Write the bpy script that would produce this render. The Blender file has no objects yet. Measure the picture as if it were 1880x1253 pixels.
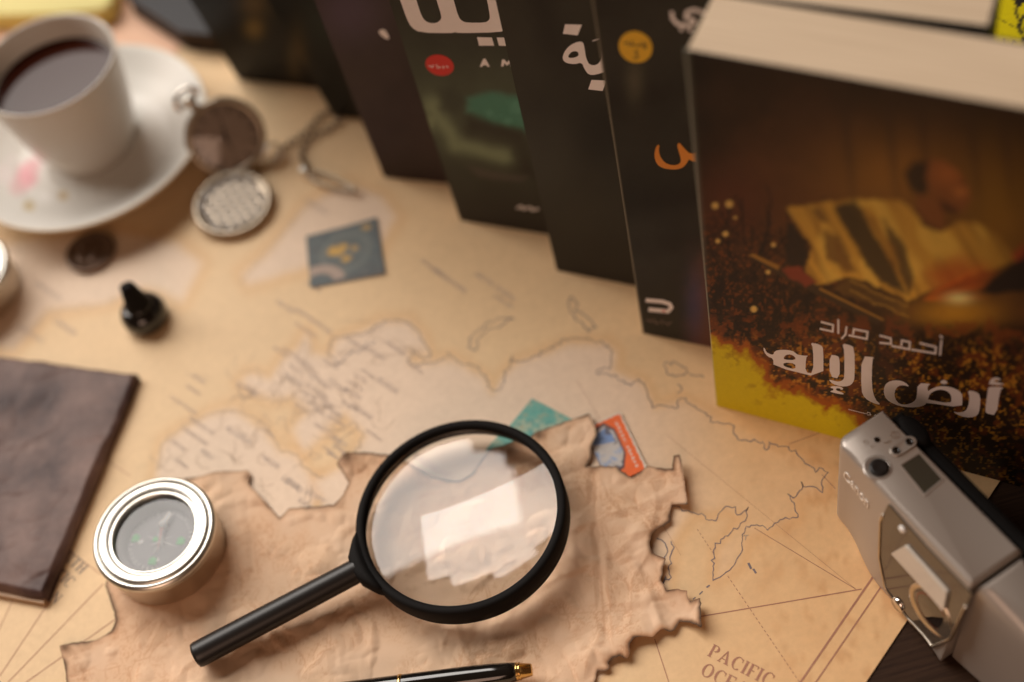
import bpy, bmesh, math, random
import numpy as np
from mathutils import Vector, Matrix
random.seed(7); RNG = np.random.default_rng(11)
scene = bpy.context.scene
C = scene.collection

# ------------------------------------------------------------------ camera
FPX, CX, CY = 2611.0, 940.0, 626.5            # photograph 1880 x 1253, a 50 mm lens
H = 0.5
def _basis():
    n = np.array([1470 - CX, 2480 - CY, FPX]); n /= np.linalg.norm(n)
    z = -n; y = np.array([0, 0, 1.0]) - z * z[2]; y /= np.linalg.norm(y)
    x = np.cross(y, z)
    if x[0] < 0: x = -x
    return np.array([x, y, z])
RM = _basis()
cam_d = bpy.data.cameras.new('camera'); cam = bpy.data.objects.new('camera', cam_d); C.objects.link(cam)
Mw = Matrix.Identity(4)
for j, v in enumerate((RM @ np.array([1., 0, 0]), RM @ np.array([0, -1., 0]), RM @ np.array([0, 0, -1.]))):
    for i in range(3): Mw[i][j] = v[i]
Mw[2][3] = H
cam.matrix_world = Mw
cam_d.sensor_width = 36; cam_d.lens = FPX * 36 / 1880; cam_d.clip_start = 0.01; cam_d.clip_end = 50
cam_d.dof.use_dof = True; cam_d.dof.focus_distance = 0.535; cam_d.dof.aperture_fstop = 3.1
scene.camera = cam

# ------------------------------------------------------------------ light
world = bpy.data.worlds.new('World'); scene.world = world; world.use_nodes = True
bg = world.node_tree.nodes['Background']
bg.inputs[0].default_value = (1.0, 0.52, 0.28, 1); bg.inputs[1].default_value = 0.07
def area_light(name, loc, target, sx, sy, power, col):
    l = bpy.data.lights.new(name, 'AREA'); l.shape = 'RECTANGLE'; l.size = sx; l.size_y = sy
    l.energy = power; l.color = col
    o = bpy.data.objects.new(name, l); C.objects.link(o); o.location = loc
    o.rotation_euler = (Vector(target) - Vector(loc)).to_track_quat('-Z', 'Y').to_euler()
    return o
WCOL = (1.0, 0.93, 0.86)
for x0, x1, zb, zt in ((-2.6, -1.6, .86, 2.9), (-1.6, -1.15, .74, 2.9), (-1.15, -.72, .88, 2.9), (-.72, -.36, .74, 2.9), (-.36, -.08, .93, 2.9), (-.08, .08, 1.16, 2.9)):
    area_light('window_pane_light', ((x0 + x1) / 2, 1.55, (zb + zt) / 2), ((x0 + x1) / 2, 0, (zb + zt) / 2), x1 - x0, zt - zb, math.pi * 8.3 * (x1 - x0) * (zt - zb), WCOL)
area_light('added_fill_light', (-0.38, -0.55, 0.50), (0.08, 0.33, 0.10), 0.5, 0.5, 2.6, (1.0, 0.63, 0.45))  # added fill without a known source, brightens the book covers
scene.view_settings.view_transform = 'Standard'; scene.view_settings.look = 'None'
scene.view_settings.exposure = 0.0; scene.view_settings.gamma = 1.0
scene.cycles.use_denoising = True
scene.cycles.max_bounces = 12; scene.cycles.transmission_bounces = 10
scene.cycles.caustics_refractive = True; scene.cycles.caustics_reflective = True
scene.cycles.blur_glossy = 0.3

# ------------------------------------------------------------------ helpers
def ray(p): return RM @ np.array([p[0] - CX, p[1] - CY, FPX])
def at(px, py, h=0.0):
    d = ray((px, py)); t = (h - H) / d[2]
    return np.array([0, 0, H]) + t * d
def on_plane(px, py, P, N):
    d = ray((px, py)); o = np.array([0, 0, H]); t = np.dot(np.asarray(P) - o, N) / np.dot(d, N)
    return o + t * d
def proj(P):
    c = (np.asarray(P) - np.array([0, 0, H])) @ RM
    return np.stack([CX + FPX * c[..., 0] / c[..., 2], CY + FPX * c[..., 1] / c[..., 2]], -1)
def unit(v): v = np.asarray(v, float); return v / np.linalg.norm(v)
def lin(r, g, b):
    c = np.array([r, g, b]) / 255.0
    return np.where(c <= .04045, c / 12.92, ((c + .055) / 1.055) ** 2.4)
def sstep(a, b, x):
    t = np.clip((x - a) / (b - a), 0, 1); return t * t * (3 - 2 * t)

def mat(name, col=(.5, .5, .5), rough=.5, metal=0., spec=.5, noise=None, bump=None, attr=None, coat=0., aniso=None, trans=0., ior=1.5):
    """procedural principled material; noise=(scale, amount, colour2), bump=(scale, strength, distance)"""
    m = bpy.data.materials.new(name); m.use_nodes = True
    nt = m.node_tree; b = nt.nodes['Principled BSDF']; N = nt.nodes; L = nt.links
    b.inputs['Base Color'].default_value = (*col, 1); b.inputs['Roughness'].default_value = rough
    b.inputs['Metallic'].default_value = metal; b.inputs['Specular IOR Level'].default_value = spec
    b.inputs['Coat Weight'].default_value = coat; b.inputs['Coat Roughness'].default_value = .08
    b.inputs['Transmission Weight'].default_value = trans; b.inputs['IOR'].default_value = ior
    tc = N.new('ShaderNodeTexCoord'); src = None
    if attr:
        a = N.new('ShaderNodeVertexColor'); a.layer_name = attr; src = a.outputs[0]
    if noise:
        sc, amt, c2 = noise
        t = N.new('ShaderNodeTexNoise'); t.inputs['Scale'].default_value = sc; t.inputs['Detail'].default_value = 8
        t.inputs['Roughness'].default_value = .65
        L.new(tc.outputs['Object'], t.inputs['Vector'])
        r = N.new('ShaderNodeValToRGB'); r.color_ramp.elements[0].position = .35; r.color_ramp.elements[1].position = .7
        L.new(t.outputs['Fac'], r.inputs['Fac'])
        mm = N.new('ShaderNodeMath'); mm.operation = 'MULTIPLY'; mm.inputs[1].default_value = amt
        L.new(r.outputs['Color'], mm.inputs[0])
        mx = N.new('ShaderNodeMix'); mx.data_type = 'RGBA'
        L.new(mm.outputs[0], mx.inputs['Factor'])
        if src: L.new(src, mx.inputs[6])
        else: mx.inputs[6].default_value = (*col, 1)
        mx.inputs[7].default_value = (*c2, 1)
        src = mx.outputs[2]
    if src: L.new(src, b.inputs['Base Color'])
    if bump:
        sc, st, di = bump
        t = N.new('ShaderNodeTexNoise'); t.inputs['Scale'].default_value = sc; t.inputs['Detail'].default_value = 6
        L.new(tc.outputs['Object'], t.inputs['Vector'])
        bp = N.new('ShaderNodeBump'); bp.inputs['Strength'].default_value = st; bp.inputs['Distance'].default_value = di
        L.new(t.outputs['Fac'], bp.inputs['Height']); L.new(bp.outputs[0], b.inputs['Normal'])
    return m

def obj(name, V, F, m, parent=None, smooth=False, colors=None):
    me = bpy.data.meshes.new(name)
    me.from_pydata([tuple(map(float, v)) for v in V], [], [tuple(int(i) for i in f) for f in F]); me.update()
    if colors is not None:
        ca = me.color_attributes.new('paint', 'FLOAT_COLOR', 'POINT')
        c = np.ones((len(V), 4), np.float32); c[:, :3] = colors; ca.data.foreach_set('color', c.ravel())
    me.materials.append(m)
    if smooth: me.shade_smooth()
    o = bpy.data.objects.new(name, me); C.objects.link(o)
    if parent is not None:
        o.parent = parent; o.matrix_parent_inverse = Matrix.Translation(-Vector(parent.location)) if parent.type == 'EMPTY' else Matrix.Identity(4)
    return o
def objm(name, me, m, parent=None):
    me.materials.clear(); me.materials.append(m)
    o = bpy.data.objects.new(name, me); C.objects.link(o)
    if parent is not None:
        o.parent = parent; o.matrix_parent_inverse = Matrix.Translation(-Vector(parent.location)) if parent.type == 'EMPTY' else Matrix.Identity(4)
    return o
def tag(o, label, cat, group=None):
    o['label'] = label; o['category'] = cat
    if group: o['group'] = group
    return o
def thing(name, loc, label, cat, group=None):
    o = bpy.data.objects.new(name, None); o.empty_display_size = .01; o.location = tuple(loc); C.objects.link(o)
    return tag(o, label, cat, group)
def join(parts):
    V, F, n = [], [], 0
    for v, f in parts:
        V += [tuple(x) for x in v]; F += [tuple(i + n for i in q) for q in f]; n += len(v)
    return V, F
def frame(axis):
    a = unit(axis); h = np.array([0, 0, 1.]) if abs(a[2]) < .9 else np.array([1., 0, 0])
    x = unit(np.cross(h, a)); return x, np.cross(a, x), a
def lathe(prof, o=(0, 0, 0), axis=(0, 0, 1), seg=64, closed=False, xdir=None):
    """prof: (radius, height) list, revolved round axis through o"""
    x, y, a = frame(axis)
    if xdir is not None: x = unit(np.asarray(xdir) - np.dot(xdir, a) * a); y = np.cross(a, x)
    V, F = [], []
    for r, h in prof:
        for k in range(seg):
            t = 2 * math.pi * k / seg
            V.append(np.asarray(o) + a * h + r * (math.cos(t) * x + math.sin(t) * y))
    n = len(prof)
    for i in range(n if closed else n - 1):
        j = (i + 1) % n
        for k in range(seg):
            k2 = (k + 1) % seg
            F.append((i * seg + k, i * seg + k2, j * seg + k2, j * seg + k))
    return V, F
def tube(path, rad, seg=10, closed=False):
    P = [np.asarray(p, float) for p in path]; n = len(P); V, F = [], []
    rs = rad if isinstance(rad, (list, tuple)) else [rad] * n
    up = None
    for i in range(n):
        a = P[(i + 1) % n] if (closed or i < n - 1) else P[i]
        b = P[i - 1] if (closed or i > 0) else P[i]
        t = unit(a - b)
        if up is None: x, y, _ = frame(t)
        else: x = unit(up - np.dot(up, t) * t); y = np.cross(t, x)
        up = x
        for k in range(seg):
            q = 2 * math.pi * k / seg; V.append(P[i] + rs[i] * (math.cos(q) * x + math.sin(q) * y))
    for i in range(n if closed else n - 1):
        j = (i + 1) % n
        for k in range(seg): F.append((i * seg + k, i * seg + (k + 1) % seg, j * seg + (k + 1) % seg, j * seg + k))
    if not closed: F += [tuple(range(seg))[::-1], tuple((n - 1) * seg + k for k in range(seg))]
    return V, F
def loft(rings, cap0=True, cap1=True):
    n = len(rings[0]); V, F = [], []
    for r in rings: V += [tuple(p) for p in r]
    for i in range(len(rings) - 1):
        for k in range(n): F.append((i * n + k, i * n + (k + 1) % n, (i + 1) * n + (k + 1) % n, (i + 1) * n + k))
    if cap0: F.append(tuple(range(n))[::-1])
    if cap1: F.append(tuple((len(rings) - 1) * n + k for k in range(n)))
    return V, F
def slab(poly, N, th):
    """polygon (3-D points) with thickness th along N (poly is the top)"""
    p = [np.asarray(q, float) for q in poly]; N = np.asarray(N) * th
    return loft([[q - N for q in p], p])
def box(o, X, Y, Z):
    o, X, Y, Z = map(lambda a: np.asarray(a, float), (o, X, Y, Z))
    return loft([[o, o + X, o + X + Y, o + Y], [o + Z, o + X + Z, o + X + Y + Z, o + Y + Z]])
def ribbon2(pts, w):
    """flat polyline strip in 2-D, one continuous strip with mitred corners"""
    P = np.asarray(pts, float); n = len(P); V, F = [], []
    for i in range(n):
        d1 = unit(P[i] - P[i - 1] + 1e-9) if i > 0 else unit(P[1] - P[0])
        d2 = unit(P[i + 1] - P[i] + 1e-9) if i < n - 1 else d1
        nn = np.array([-(d1[1] + d2[1]), d1[0] + d2[0]]); l = np.linalg.norm(nn)
        nn = nn / l if l > .2 else np.array([-d2[1], d2[0]])
        k = 1 / max(.55, abs(np.dot(nn, np.array([-d1[1], d1[0]]))))
        ww = w[i] if isinstance(w, (list, tuple, np.ndarray)) else w
        V += [P[i] + nn * ww / 2 * k, P[i] - nn * ww / 2 * k]
    for i in range(n - 1): F.append((2 * i, 2 * i + 1, 2 * i + 3, 2 * i + 2))
    return V, F
def fill2(polys):
    """2-D outlines with holes (even-odd) -> triangles, via a filled curve"""
    cu = bpy.data.curves.new('outline', 'CURVE'); cu.dimensions = '2D'; cu.fill_mode = 'BOTH'
    for p in polys:
        s = cu.splines.new('POLY'); s.points.add(len(p) - 1); s.use_cyclic_u = True
        for q, pt in zip(p, s.points): pt.co = (q[0], q[1], 0, 1)
    o = bpy.data.objects.new('outline', cu); me = bpy.data.meshes.new_from_object(o)
    V = [np.array(v.co[:2]) for v in me.vertices]; F = [tuple(f.vertices) for f in me.polygons]
    bpy.data.objects.remove(o); bpy.data.curves.remove(cu); bpy.data.meshes.remove(me)
    return V, F
def text2(s, size=1.0, align='LEFT'):
    cu = bpy.data.curves.new('t', 'FONT'); cu.body = s; cu.size = size; cu.align_x = align
    o = bpy.data.objects.new('t', cu); C.objects.link(o)
    me = bpy.data.meshes.new_from_object(o)
    V = [np.array(v.co[:2]) for v in me.vertices]; F = [tuple(f.vertices) for f in me.polygons]
    bpy.data.objects.remove(o); bpy.data.curves.remove(cu); bpy.data.meshes.remove(me)
    return V, F
def smooth_poly(p, it=1, closed=True):
    P = np.asarray(p, float)
    for _ in range(it):
        Q = np.roll(P, -1, 0) if closed else P[1:]
        A = P if closed else P[:-1]
        N = np.empty((2 * len(A), 2)); N[0::2] = .75 * A + .25 * Q; N[1::2] = .25 * A + .75 * Q
        P = N if closed else np.vstack([P[:1], N, P[-1:]])
    return P
def sdist(X, Y, poly):
    """signed distance, positive inside"""
    P = np.asarray(poly, float); d = np.full(X.shape, 1e9); ins = np.zeros(X.shape, bool); n = len(P)
    for i in range(n):
        a, b = P[i], P[(i + 1) % n]; e = b - a; L2 = max(e @ e, 1e-18)
        t = np.clip(((X - a[0]) * e[0] + (Y - a[1]) * e[1]) / L2, 0, 1)
        d = np.minimum(d, (X - a[0] - t * e[0]) ** 2 + (Y - a[1] - t * e[1]) ** 2)
        if a[1] != b[1]:
            c = ((a[1] > Y) != (b[1] > Y)) & (X < (b[0] - a[0]) * (Y - a[1]) / (b[1] - a[1]) + a[0]); ins ^= c
    return np.where(ins, 1, -1) * np.sqrt(d)
def vnoise(X, Y, s, seed=0, octv=4):
    """value noise in 0..1, cell size s"""
    out = 0; amp = .5; tot = 0
    for k in range(octv):
        g = np.random.default_rng(seed * 17 + k).random((64, 64))
        x = X / s; y = Y / s; xi = np.floor(x).astype(int); yi = np.floor(y).astype(int)
        fx = x - xi; fy = y - yi; fx = fx * fx * (3 - 2 * fx); fy = fy * fy * (3 - 2 * fy)
        a = g[xi % 64, yi % 64]; b = g[(xi + 1) % 64, yi % 64]; c = g[xi % 64, (yi + 1) % 64]; d = g[(xi + 1) % 64, (yi + 1) % 64]
        out = out + amp * ((a * (1 - fx) + b * fx) * (1 - fy) + (c * (1 - fx) + d * fx) * fy); tot += amp
        amp *= .5; s = s / 2.03
    return out / tot
def grid_faces(nu, nv):
    i = np.arange(nu - 1)[:, None]; j = np.arange(nv - 1)[None]
    a = (i * nv + j).ravel(); return np.stack([a, a + nv, a + nv + 1, a + 1], -1)

# ------------------------------------------------------------------ materials
M = {}
M['wood'] = mat('dark_wood', (.050, .026, .015), .6, spec=.12, noise=(1, .85, (.014, .007, .004)))
def grain(m, scale, rot):
    nt = m.node_tree; mp = nt.nodes.new('ShaderNodeMapping'); mp.inputs['Scale'].default_value = scale; mp.inputs['Rotation'].default_value = (0, 0, rot)
    tc = next(n for n in nt.nodes if n.type == 'TEX_COORD')
    for n in nt.nodes:
        if n.type == 'TEX_NOISE': nt.links.new(tc.outputs['Object'], mp.inputs[0]); nt.links.new(mp.outputs[0], n.inputs['Vector'])
grain(M['wood'], (40, 900, 40), math.radians(-52))
M['paint_paper'] = mat('printed_paper', (.6, .45, .3), .62, attr='paint', noise=(330, .16, (.36, .22, .12)), bump=(900, .12, .00008))
M['burnt_paper'] = mat('crumpled_paper', (.6, .45, .3), .75, spec=.25, attr='paint', noise=(90, .18, (.42, .26, .155)), bump=(700, .18, .00012))
M['cover'] = mat('laminated_cover', (.1, .1, .1), .42, spec=.2, attr='paint', noise=(700, .10, (.02, .012, .008)))
M['ink_white'] = mat('white_ink', (.85, .82, .84), .4, spec=.35, noise=(260, .25, (.74, .70, .71)))
M['ink_orange'] = mat('orange_ink', (.66, .25, .035), .4, spec=.35)
M['ink_red'] = mat('red_ink', (.62, .015, .012), .4, spec=.35)
M['ink_yellow'] = mat('yellow_ink', (.72, .44, .03), .4, spec=.35)
M['ink_black'] = mat('black_ink', (.02, .017, .015), .45)
M['ink_coast'] = mat('coast_ink', (.16, .13, .15), .65, noise=(500, .5, (.32, .24, .2)))
M['ink_faint'] = mat('faint_coast_ink', (.47, .34, .23), .65)
M['ink_sepia'] = mat('sepia_ink', (.36, .155, .095), .65, noise=(600, .6, (.5, .27, .16)))
M['ink_grey'] = mat('grey_ink', (.22, .16, .13), .65)
M['ink_label'] = mat('label_ink', (.46, .37, .31), .65)
M['pages'] = mat('page_edges', (.62, .48, .33), .7)
M['cover_plain'] = mat('plain_cover', (.02, .016, .014), .4)
M['porcelain'] = mat('porcelain', (.62, .575, .51), .16, spec=.4)
M['saucer'] = mat('glazed_saucer', (.74, .72, .68), .34, spec=.3, attr='paint')
M['coffee'] = mat('black_coffee', (.034, .006, .002), .03, spec=.12)
M['steel'] = mat('polished_steel', (.70, .68, .62), .32, metal=1., noise=(200, .1, (.6, .56, .5)))
M['steel_side'] = mat('brushed_steel', (.62, .55, .46), .28, metal=1.)
M['dial'] = mat('compass_dial', (.25, .24, .245), .5)  # grey instead of black: window haze on the glass put into the colour
M['dial_step'] = mat('compass_dial_step', (.40, .385, .39), .5)
M['white'] = mat('white_print', (.86, .84, .80), .5)
M['green'] = mat('green_print', (.05, .52, .12), .5)
M['red'] = mat('red_needle', (.42, .16, .12), .4)
M['black_plastic'] = mat('black_plastic', (.012, .010, .009), .38, spec=.4, bump=(1500, .05, .00005))
M['black_matt'] = mat('matt_black_plastic', (.007, .006, .0055), .7, spec=.12)
M['black_gloss'] = mat('glossy_black', (.008, .007, .006), .06, coat=.5)
M['gold'] = mat('gold_plate', (.72, .47, .17), .2, metal=1.)
M['bronze'] = mat('aged_bronze', (.40, .33, .25), .30, metal=.7, noise=(400, .45, (.14, .105, .07)))
M['bronze_dark'] = mat('dark_bronze', (.13, .088, .065), .36, metal=.7, noise=(500, .5, (.3, .19, .13)))
M['silver_plastic'] = mat('silver_paint', (.435, .385, .34), .34, metal=.42, bump=(2500, .06, .00004))
M['silver_light'] = mat('pale_silver_paint', (.60, .56, .52), .36, metal=.4)
M['bright_silver'] = mat('bright_silver_paint', (.82, .76, .68), .3, metal=.2)
M['chrome'] = mat('chrome', (.75, .7, .64), .12, metal=1.)
M['smoked'] = mat('smoked_plastic', (.075, .058, .042), .14, coat=.5)
M['lcd'] = mat('lcd', (.045, .043, .032), .2)
M['leather'] = mat('dark_leather', (.050, .027, .025), .42, spec=.17, noise=(28, .9, (.235, .150, .125)), bump=(420, .15, .0004))  # pale noise patches put the leather's soft sheen into its colour
M['tan'] = mat('tan_lining', (.42, .27, .16), .6)
M['yellow_card'] = mat('yellow_card', (.80, .70, .22), .5)
M['peach'] = mat('peach_paper', (.80, .50, .34), .7)
M['charcoal'] = mat('charcoal_cover', (.030, .030, .033), .5, spec=.3)
M['dark_pages'] = mat('dark_page_edges', (.035, .020, .012), .6, spec=.2)

def glass_thin(name, tint=(1, 1, 1), ior=1.5):
    m = bpy.data.materials.new(name); m.use_nodes = True; nt = m.node_tree; nt.nodes.clear()
    o = nt.nodes.new('ShaderNodeOutputMaterial'); t = nt.nodes.new('ShaderNodeBsdfTransparent'); t.inputs[0].default_value = (*tint, 1)
    g = nt.nodes.new('ShaderNodeBsdfGlossy'); g.inputs['Roughness'].default_value = .02
    f = nt.nodes.new('ShaderNodeFresnel'); f.inputs[0].default_value = ior; x = nt.nodes.new('ShaderNodeMixShader')
    nt.links.new(f.outputs[0], x.inputs[0]); nt.links.new(t.outputs[0], x.inputs[1]); nt.links.new(g.outputs[0], x.inputs[2]); nt.links.new(x.outputs[0], o.inputs[0])
    return m
M['glass_thin'] = glass_thin('cover_glass', (.95, .95, .95), 1.55)
m = mat('lens_glass', (1, 1, 1), 0.0, trans=1.0, ior=1.5); M['lens'] = m

def stripes(m, scale, c2, amt, axis=2):
    """fine parallel page lines"""
    nt = m.node_tree; b = nt.nodes['Principled BSDF']; N = nt.nodes; L = nt.links
    at_ = N.new('ShaderNodeUVMap'); mp = N.new('ShaderNodeMapping'); mp.inputs['Scale'].default_value = scale
    t = N.new('ShaderNodeTexNoise'); t.inputs['Scale'].default_value = 1; t.inputs['Detail'].default_value = 3
    L.new(at_.outputs[0], mp.inputs[0]); L.new(mp.outputs[0], t.inputs['Vector'])
    mx = N.new('ShaderNodeMix'); mx.data_type = 'RGBA'; mx.inputs[6].default_value = b.inputs['Base Color'].default_value; mx.inputs[7].default_value = (*c2, 1)
    r = N.new('ShaderNodeValToRGB'); r.color_ramp.elements[0].position = .4; r.color_ramp.elements[1].position = .75
    r.color_ramp.elements[1].color = (amt, amt, amt, 1)
    L.new(t.outputs['Fac'], r.inputs[0]); L.new(r.outputs[0], mx.inputs[0]); L.new(mx.outputs[2], b.inputs['Base Color'])
stripes(M['pages'], (3, 95, 1), (.42, .30, .19), .75)

# ------------------------------------------------------------------ table
t = obj('table', *box((-1.6, -.9, -.0406), (3.2, 0, 0), (0, 2.2, 0), (0, 0, .04)), M['wood']); t['kind'] = 'structure'

# ------------------------------------------------------------------ world map
pa, pb = at(1665, 1140), at(1840, 877); ME = unit(pb - pa); MW = np.array([-ME[1], ME[0], 0.])   # up along right edge, leftwards
def build_map():
    mp = thing('world_map', (pa + MW * .2)[:3], 'large old sepia world map covering the whole table', 'map')
    nu, nv = 420, 400
    O = pa - ME * .22; U = MW * .80; V = ME * .98
    a = np.linspace(0, 1, nu)[:, None, None]; b = np.linspace(0, 1, nv)[None, :, None]
    P = (O + a * U + b * V).reshape(-1, 3)
    px = proj(P); X, Y = px[:, 0], px[:, 1]
    front = ((P - np.array([0, 0, H])) @ RM)[:, 2] > .15
    X = np.where(front, X, -5000); Y = np.where(front, Y, 5000)
    wx = X + 26 * (vnoise(P[:, 0] + 3, P[:, 1] + 3, .03, 3) - .5); wy = Y + 26 * (vnoise(P[:, 0] + 3, P[:, 1] + 3, .03, 4) - .5)
    sea = np.array(lin(231, 201, 158)) * .96; land = np.array(lin(231, 208, 184)) * .98
    col = np.tile(sea, (len(P), 1))
    lands = [
        [(290, 860), (300, 812), (335, 785), (380, 762), (430, 752), (490, 781), (500, 801), (517, 831), (544, 835), (557, 858), (574, 872), (594, 878), (600, 900), (570, 940), (560, 1100), (300, 1100), (270, 940)],
        [(437, 707), (455, 690), (500, 700), (520, 665), (545, 640), (560, 610), (575, 650), (610, 660), (620, 630), (660, 612), (700, 592), (750, 592), (775, 620), (790, 655), (756, 648), (752, 668), (835, 657), (890, 690), (905, 720), (925, 690), (980, 658), (1040, 625), (1105, 626), (1123, 645), (1120, 675), (1170, 698), (1198, 747), (1250, 735), (1300, 760), (1345, 785), (1400, 810), (1470, 835), (1520, 870), (1508, 905), (1456, 915), (1462, 948), (1410, 972), (1365, 985), (1350, 1034), (1309, 1064), (1312, 1008), (1370, 950), (1333, 930), (1269, 941), (1230, 1000), (1220, 1100), (1100, 1250), (640, 1250), (600, 960), (585, 880), (640, 850), (670, 800), (640, 760), (600, 800), (560, 830), (540, 790), (570, 760), (540, 730), (500, 735), (470, 725)],
        [(450, 520), (440, 500), (500, 450), (560, 380), (640, 340), (700, 360), (730, 400), (690, 470), (560, 490)],
        [(60, 440), (230, 430), (330, 440), (370, 480), (330, 560), (260, 530), (190, 560), (90, 570), (20, 640), (-80, 640), (-80, 460)],
    ]
    for i, lp in enumerate(lands):
        s = sdist(wx, wy, lp)
        k = sstep(-9, 12, s)[:, None] * np.where((X > 1150), np.clip(1 - (X - 1150) / 250, .15, 1), 1)[:, None]
        col = col * (1 - k) + land * k
        rim = np.exp(-((s + 9) / 11) ** 2)[:, None] * .28                       # warm tint along the coasts
        col = col * (1 - rim) + np.array(lin(218, 164, 100)) * .95 * rim
    n1 = vnoise(P[:, 0] + 5, P[:, 1] + 5, .10, 9)[:, None]; n2 = vnoise(P[:, 0] + 5, P[:, 1] + 5, .004, 12, 3)[:, None]
    col = col * (.90 + .18 * n1) * (.95 + .09 * n2)
    col = col * np.array([1, .985, .96]) ** (2 * n1)
    right = sstep(1000, 1500, X)[:, None]                                     # the foxed eastern margin of the sheet
    fx = (sstep(.60, .74, vnoise(P[:, 0] + 5, P[:, 1] + 5, .0042, 22, 2)) * .9 + .5 * sstep(.58, .8, vnoise(P[:, 0] + 5, P[:, 1] + 5, .02, 23, 2)))[:, None] * sstep(1250, 1600, X)[:, None]
    col = col * (1 - right * (1 - np.array([1.02, .90, .77])))
    col = col * (1 - .22 * fx * np.array([.6, 1., 1.3]))
    fold = np.exp(-((X - 1130) * .93 + (Y - 900) * .1) ** 2 / 30)[:, None]
    P[:, 2] = .0003 * (vnoise(P[:, 0] + 5, P[:, 1] + 5, .09, 31, 2) - .5)
    P[:, 2] *= 0
    obj('sheet', P, grid_faces(nu, nv), M['paint_paper'], mp, True, col)
    # thickness of the sheet
    obj('sheet_edge', *slab([O, O + U, O + U + V, O + V], (0, 0, 1), .0003), M['tan'], mp).location.z -= .00012
    # --- printed lines
    def coast(pts, w, wob=0, z=.00008):
        P = np.array(pts, float)
        if wob:
            Q = [P[0]]
            for p, q in zip(P[:-1], P[1:]):
                n = max(2, int(np.hypot(*(q - p)) / 5))
                d = unit(q - p); nr = np.array([-d[1], d[0]])
                for k in range(1, n + 1):
                    Q.append(p + (q - p) * k / n + (nr * RNG.normal(0, wob) + d * RNG.normal(0, wob * .4) if k < n else 0))
            P = np.array(Q)
        W = np.array([at(x, y)[:2] for x, y in P])
        ww = w * (0.7 + .7 * RNG.random(len(W)))
        V2, F2 = ribbon2(W, ww if wob else w)
        return [(v[0], v[1], z) for v in V2], F2
    arctic = [(820, 647), (845, 666), (874, 672), (886, 689), (903, 718), (920, 714), (928, 689), (940, 652), (934, 664), (957, 664), (978, 656), (1007, 643), (1036, 622), (1069, 622), (1102, 626), (1123, 643), (1121, 672), (1094, 685), (1119, 689), (1152, 705), (1173, 697), (1189, 722), (1198, 749), (1218, 745), (1239, 751), (1252, 732), (1276, 747), (1297, 759), (1310, 776), (1343, 780), (1346, 790), (1355, 808), (1374, 810), (1400, 812), (1407, 827), (1412, 812), (1441, 820), (1463, 834), (1489, 857), (1497, 868), (1504, 859), (1521, 868), (1508, 885), (1510, 905), (1493, 894), (1474, 894), (1471, 885), (1473, 898), (1456, 915), (1446, 907), (1458, 924), (1460, 939), (1465, 950), (1456, 950), (1437, 954), (1422, 961), (1409, 974), (1400, 965), (1385, 965), (1370, 967), (1363, 987), (1363, 1010), (1350, 1034), (1333, 1051), (1322, 1060), (1309, 1066), (1309, 1040), (1310, 1010), (1323, 991), (1344, 976), (1370, 952), (1374, 931), (1366, 939), (1353, 946), (1350, 931), (1333, 930), (1318, 946), (1314, 957), (1296, 954), (1288, 943), (1269, 941), (1240, 930), (1210, 940)]
    L = [coast(arctic[:40], .00036, 2.6), coast(arctic[39:], .00034, 1.7)]
    L2 = [coast(p, .0004, 2.2) for p in (
        [(608, 624), (634, 617), (668, 614), (691, 597), (718, 589), (752, 594), (768, 607), (785, 640), (790, 654), (775, 657), (755, 644), (752, 667), (785, 669), (820, 657)],
        [(608, 624), (600, 650), (625, 668), (640, 650), (668, 640), (690, 625)],
        [(859, 639), (870, 614), (895, 593), (920, 585), (944, 585), (920, 598), (895, 606), (878, 622), (874, 643), (859, 639)],
        [(1048, 545), (1061, 560), (1055, 572), (1077, 581), (1094, 602), (1080, 612), (1062, 590), (1046, 570), (1048, 545)],
        [(1218, 672), (1235, 664), (1260, 676), (1256, 689), (1238, 692), (1224, 684), (1218, 672)], [(1262, 684), (1276, 690), (1293, 693)], [(1244, 706), (1252, 716), (1243, 722)],
        [(1206, 989), (1221, 998), (1226, 1012), (1219, 1025), (1218, 1035)], [(1232, 994), (1234, 1012), (1228, 1039), (1228, 1065), (1222, 1058), (1217, 1072)],
        [(437, 707), (441, 728), (470, 732), (500, 728), (520, 700), (512, 680)], [(545, 655), (556, 628), (568, 640), (560, 665)],
        [(290, 860), (300, 812), (335, 785), (380, 762), (430, 752), (490, 781), (500, 801), (517, 831), (544, 835), (557, 858), (574, 872), (594, 878)],
        [(571, 892), (567, 938)], [(600, 830), (640, 850), (668, 800), (650, 775), (620, 790)], [(440, 520), (500, 452), (560, 382), (640, 340), (700, 362)],
        [(20, 640), (90, 570), (190, 560), (260, 530), (330, 560)], [(1362, 985), (1374, 983), (1368, 992)],
    )]
    L += L2[:9]; V, F = join(L2[9:]); o = obj('faint_coastline_print', V, F, M['ink_faint'], mp); o['kind'] = 'stuff'
    V, F = join(L); o = obj('coastline_print', V, F, M['ink_coast'], mp); o['kind'] = 'stuff'
    rb = np.random.default_rng(77); Bd = []
    for (cx, cy, sx, sy, n) in ((560, 720, 110, 60, 46), (430, 850, 110, 60, 22), (680, 640, 70, 40, 10), (640, 790, 60, 40, 12)):
        for _ in range(n):
            x, y = cx + rb.normal(0, sx * .6), cy + rb.normal(0, sy * .6); a = rb.uniform(0, 6.28); p = [(x, y)]
            for _k in range(rb.integers(2, 5)): a += rb.normal(0, .7); x += 16 * math.cos(a); y += 13 * math.sin(a); p.append((x, y))
            Bd.append(coast(p, .00026, 1.8))
    V, F = join(Bd); o = obj('border_print', V, F, M['ink_faint'], mp); o['kind'] = 'stuff'
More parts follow.
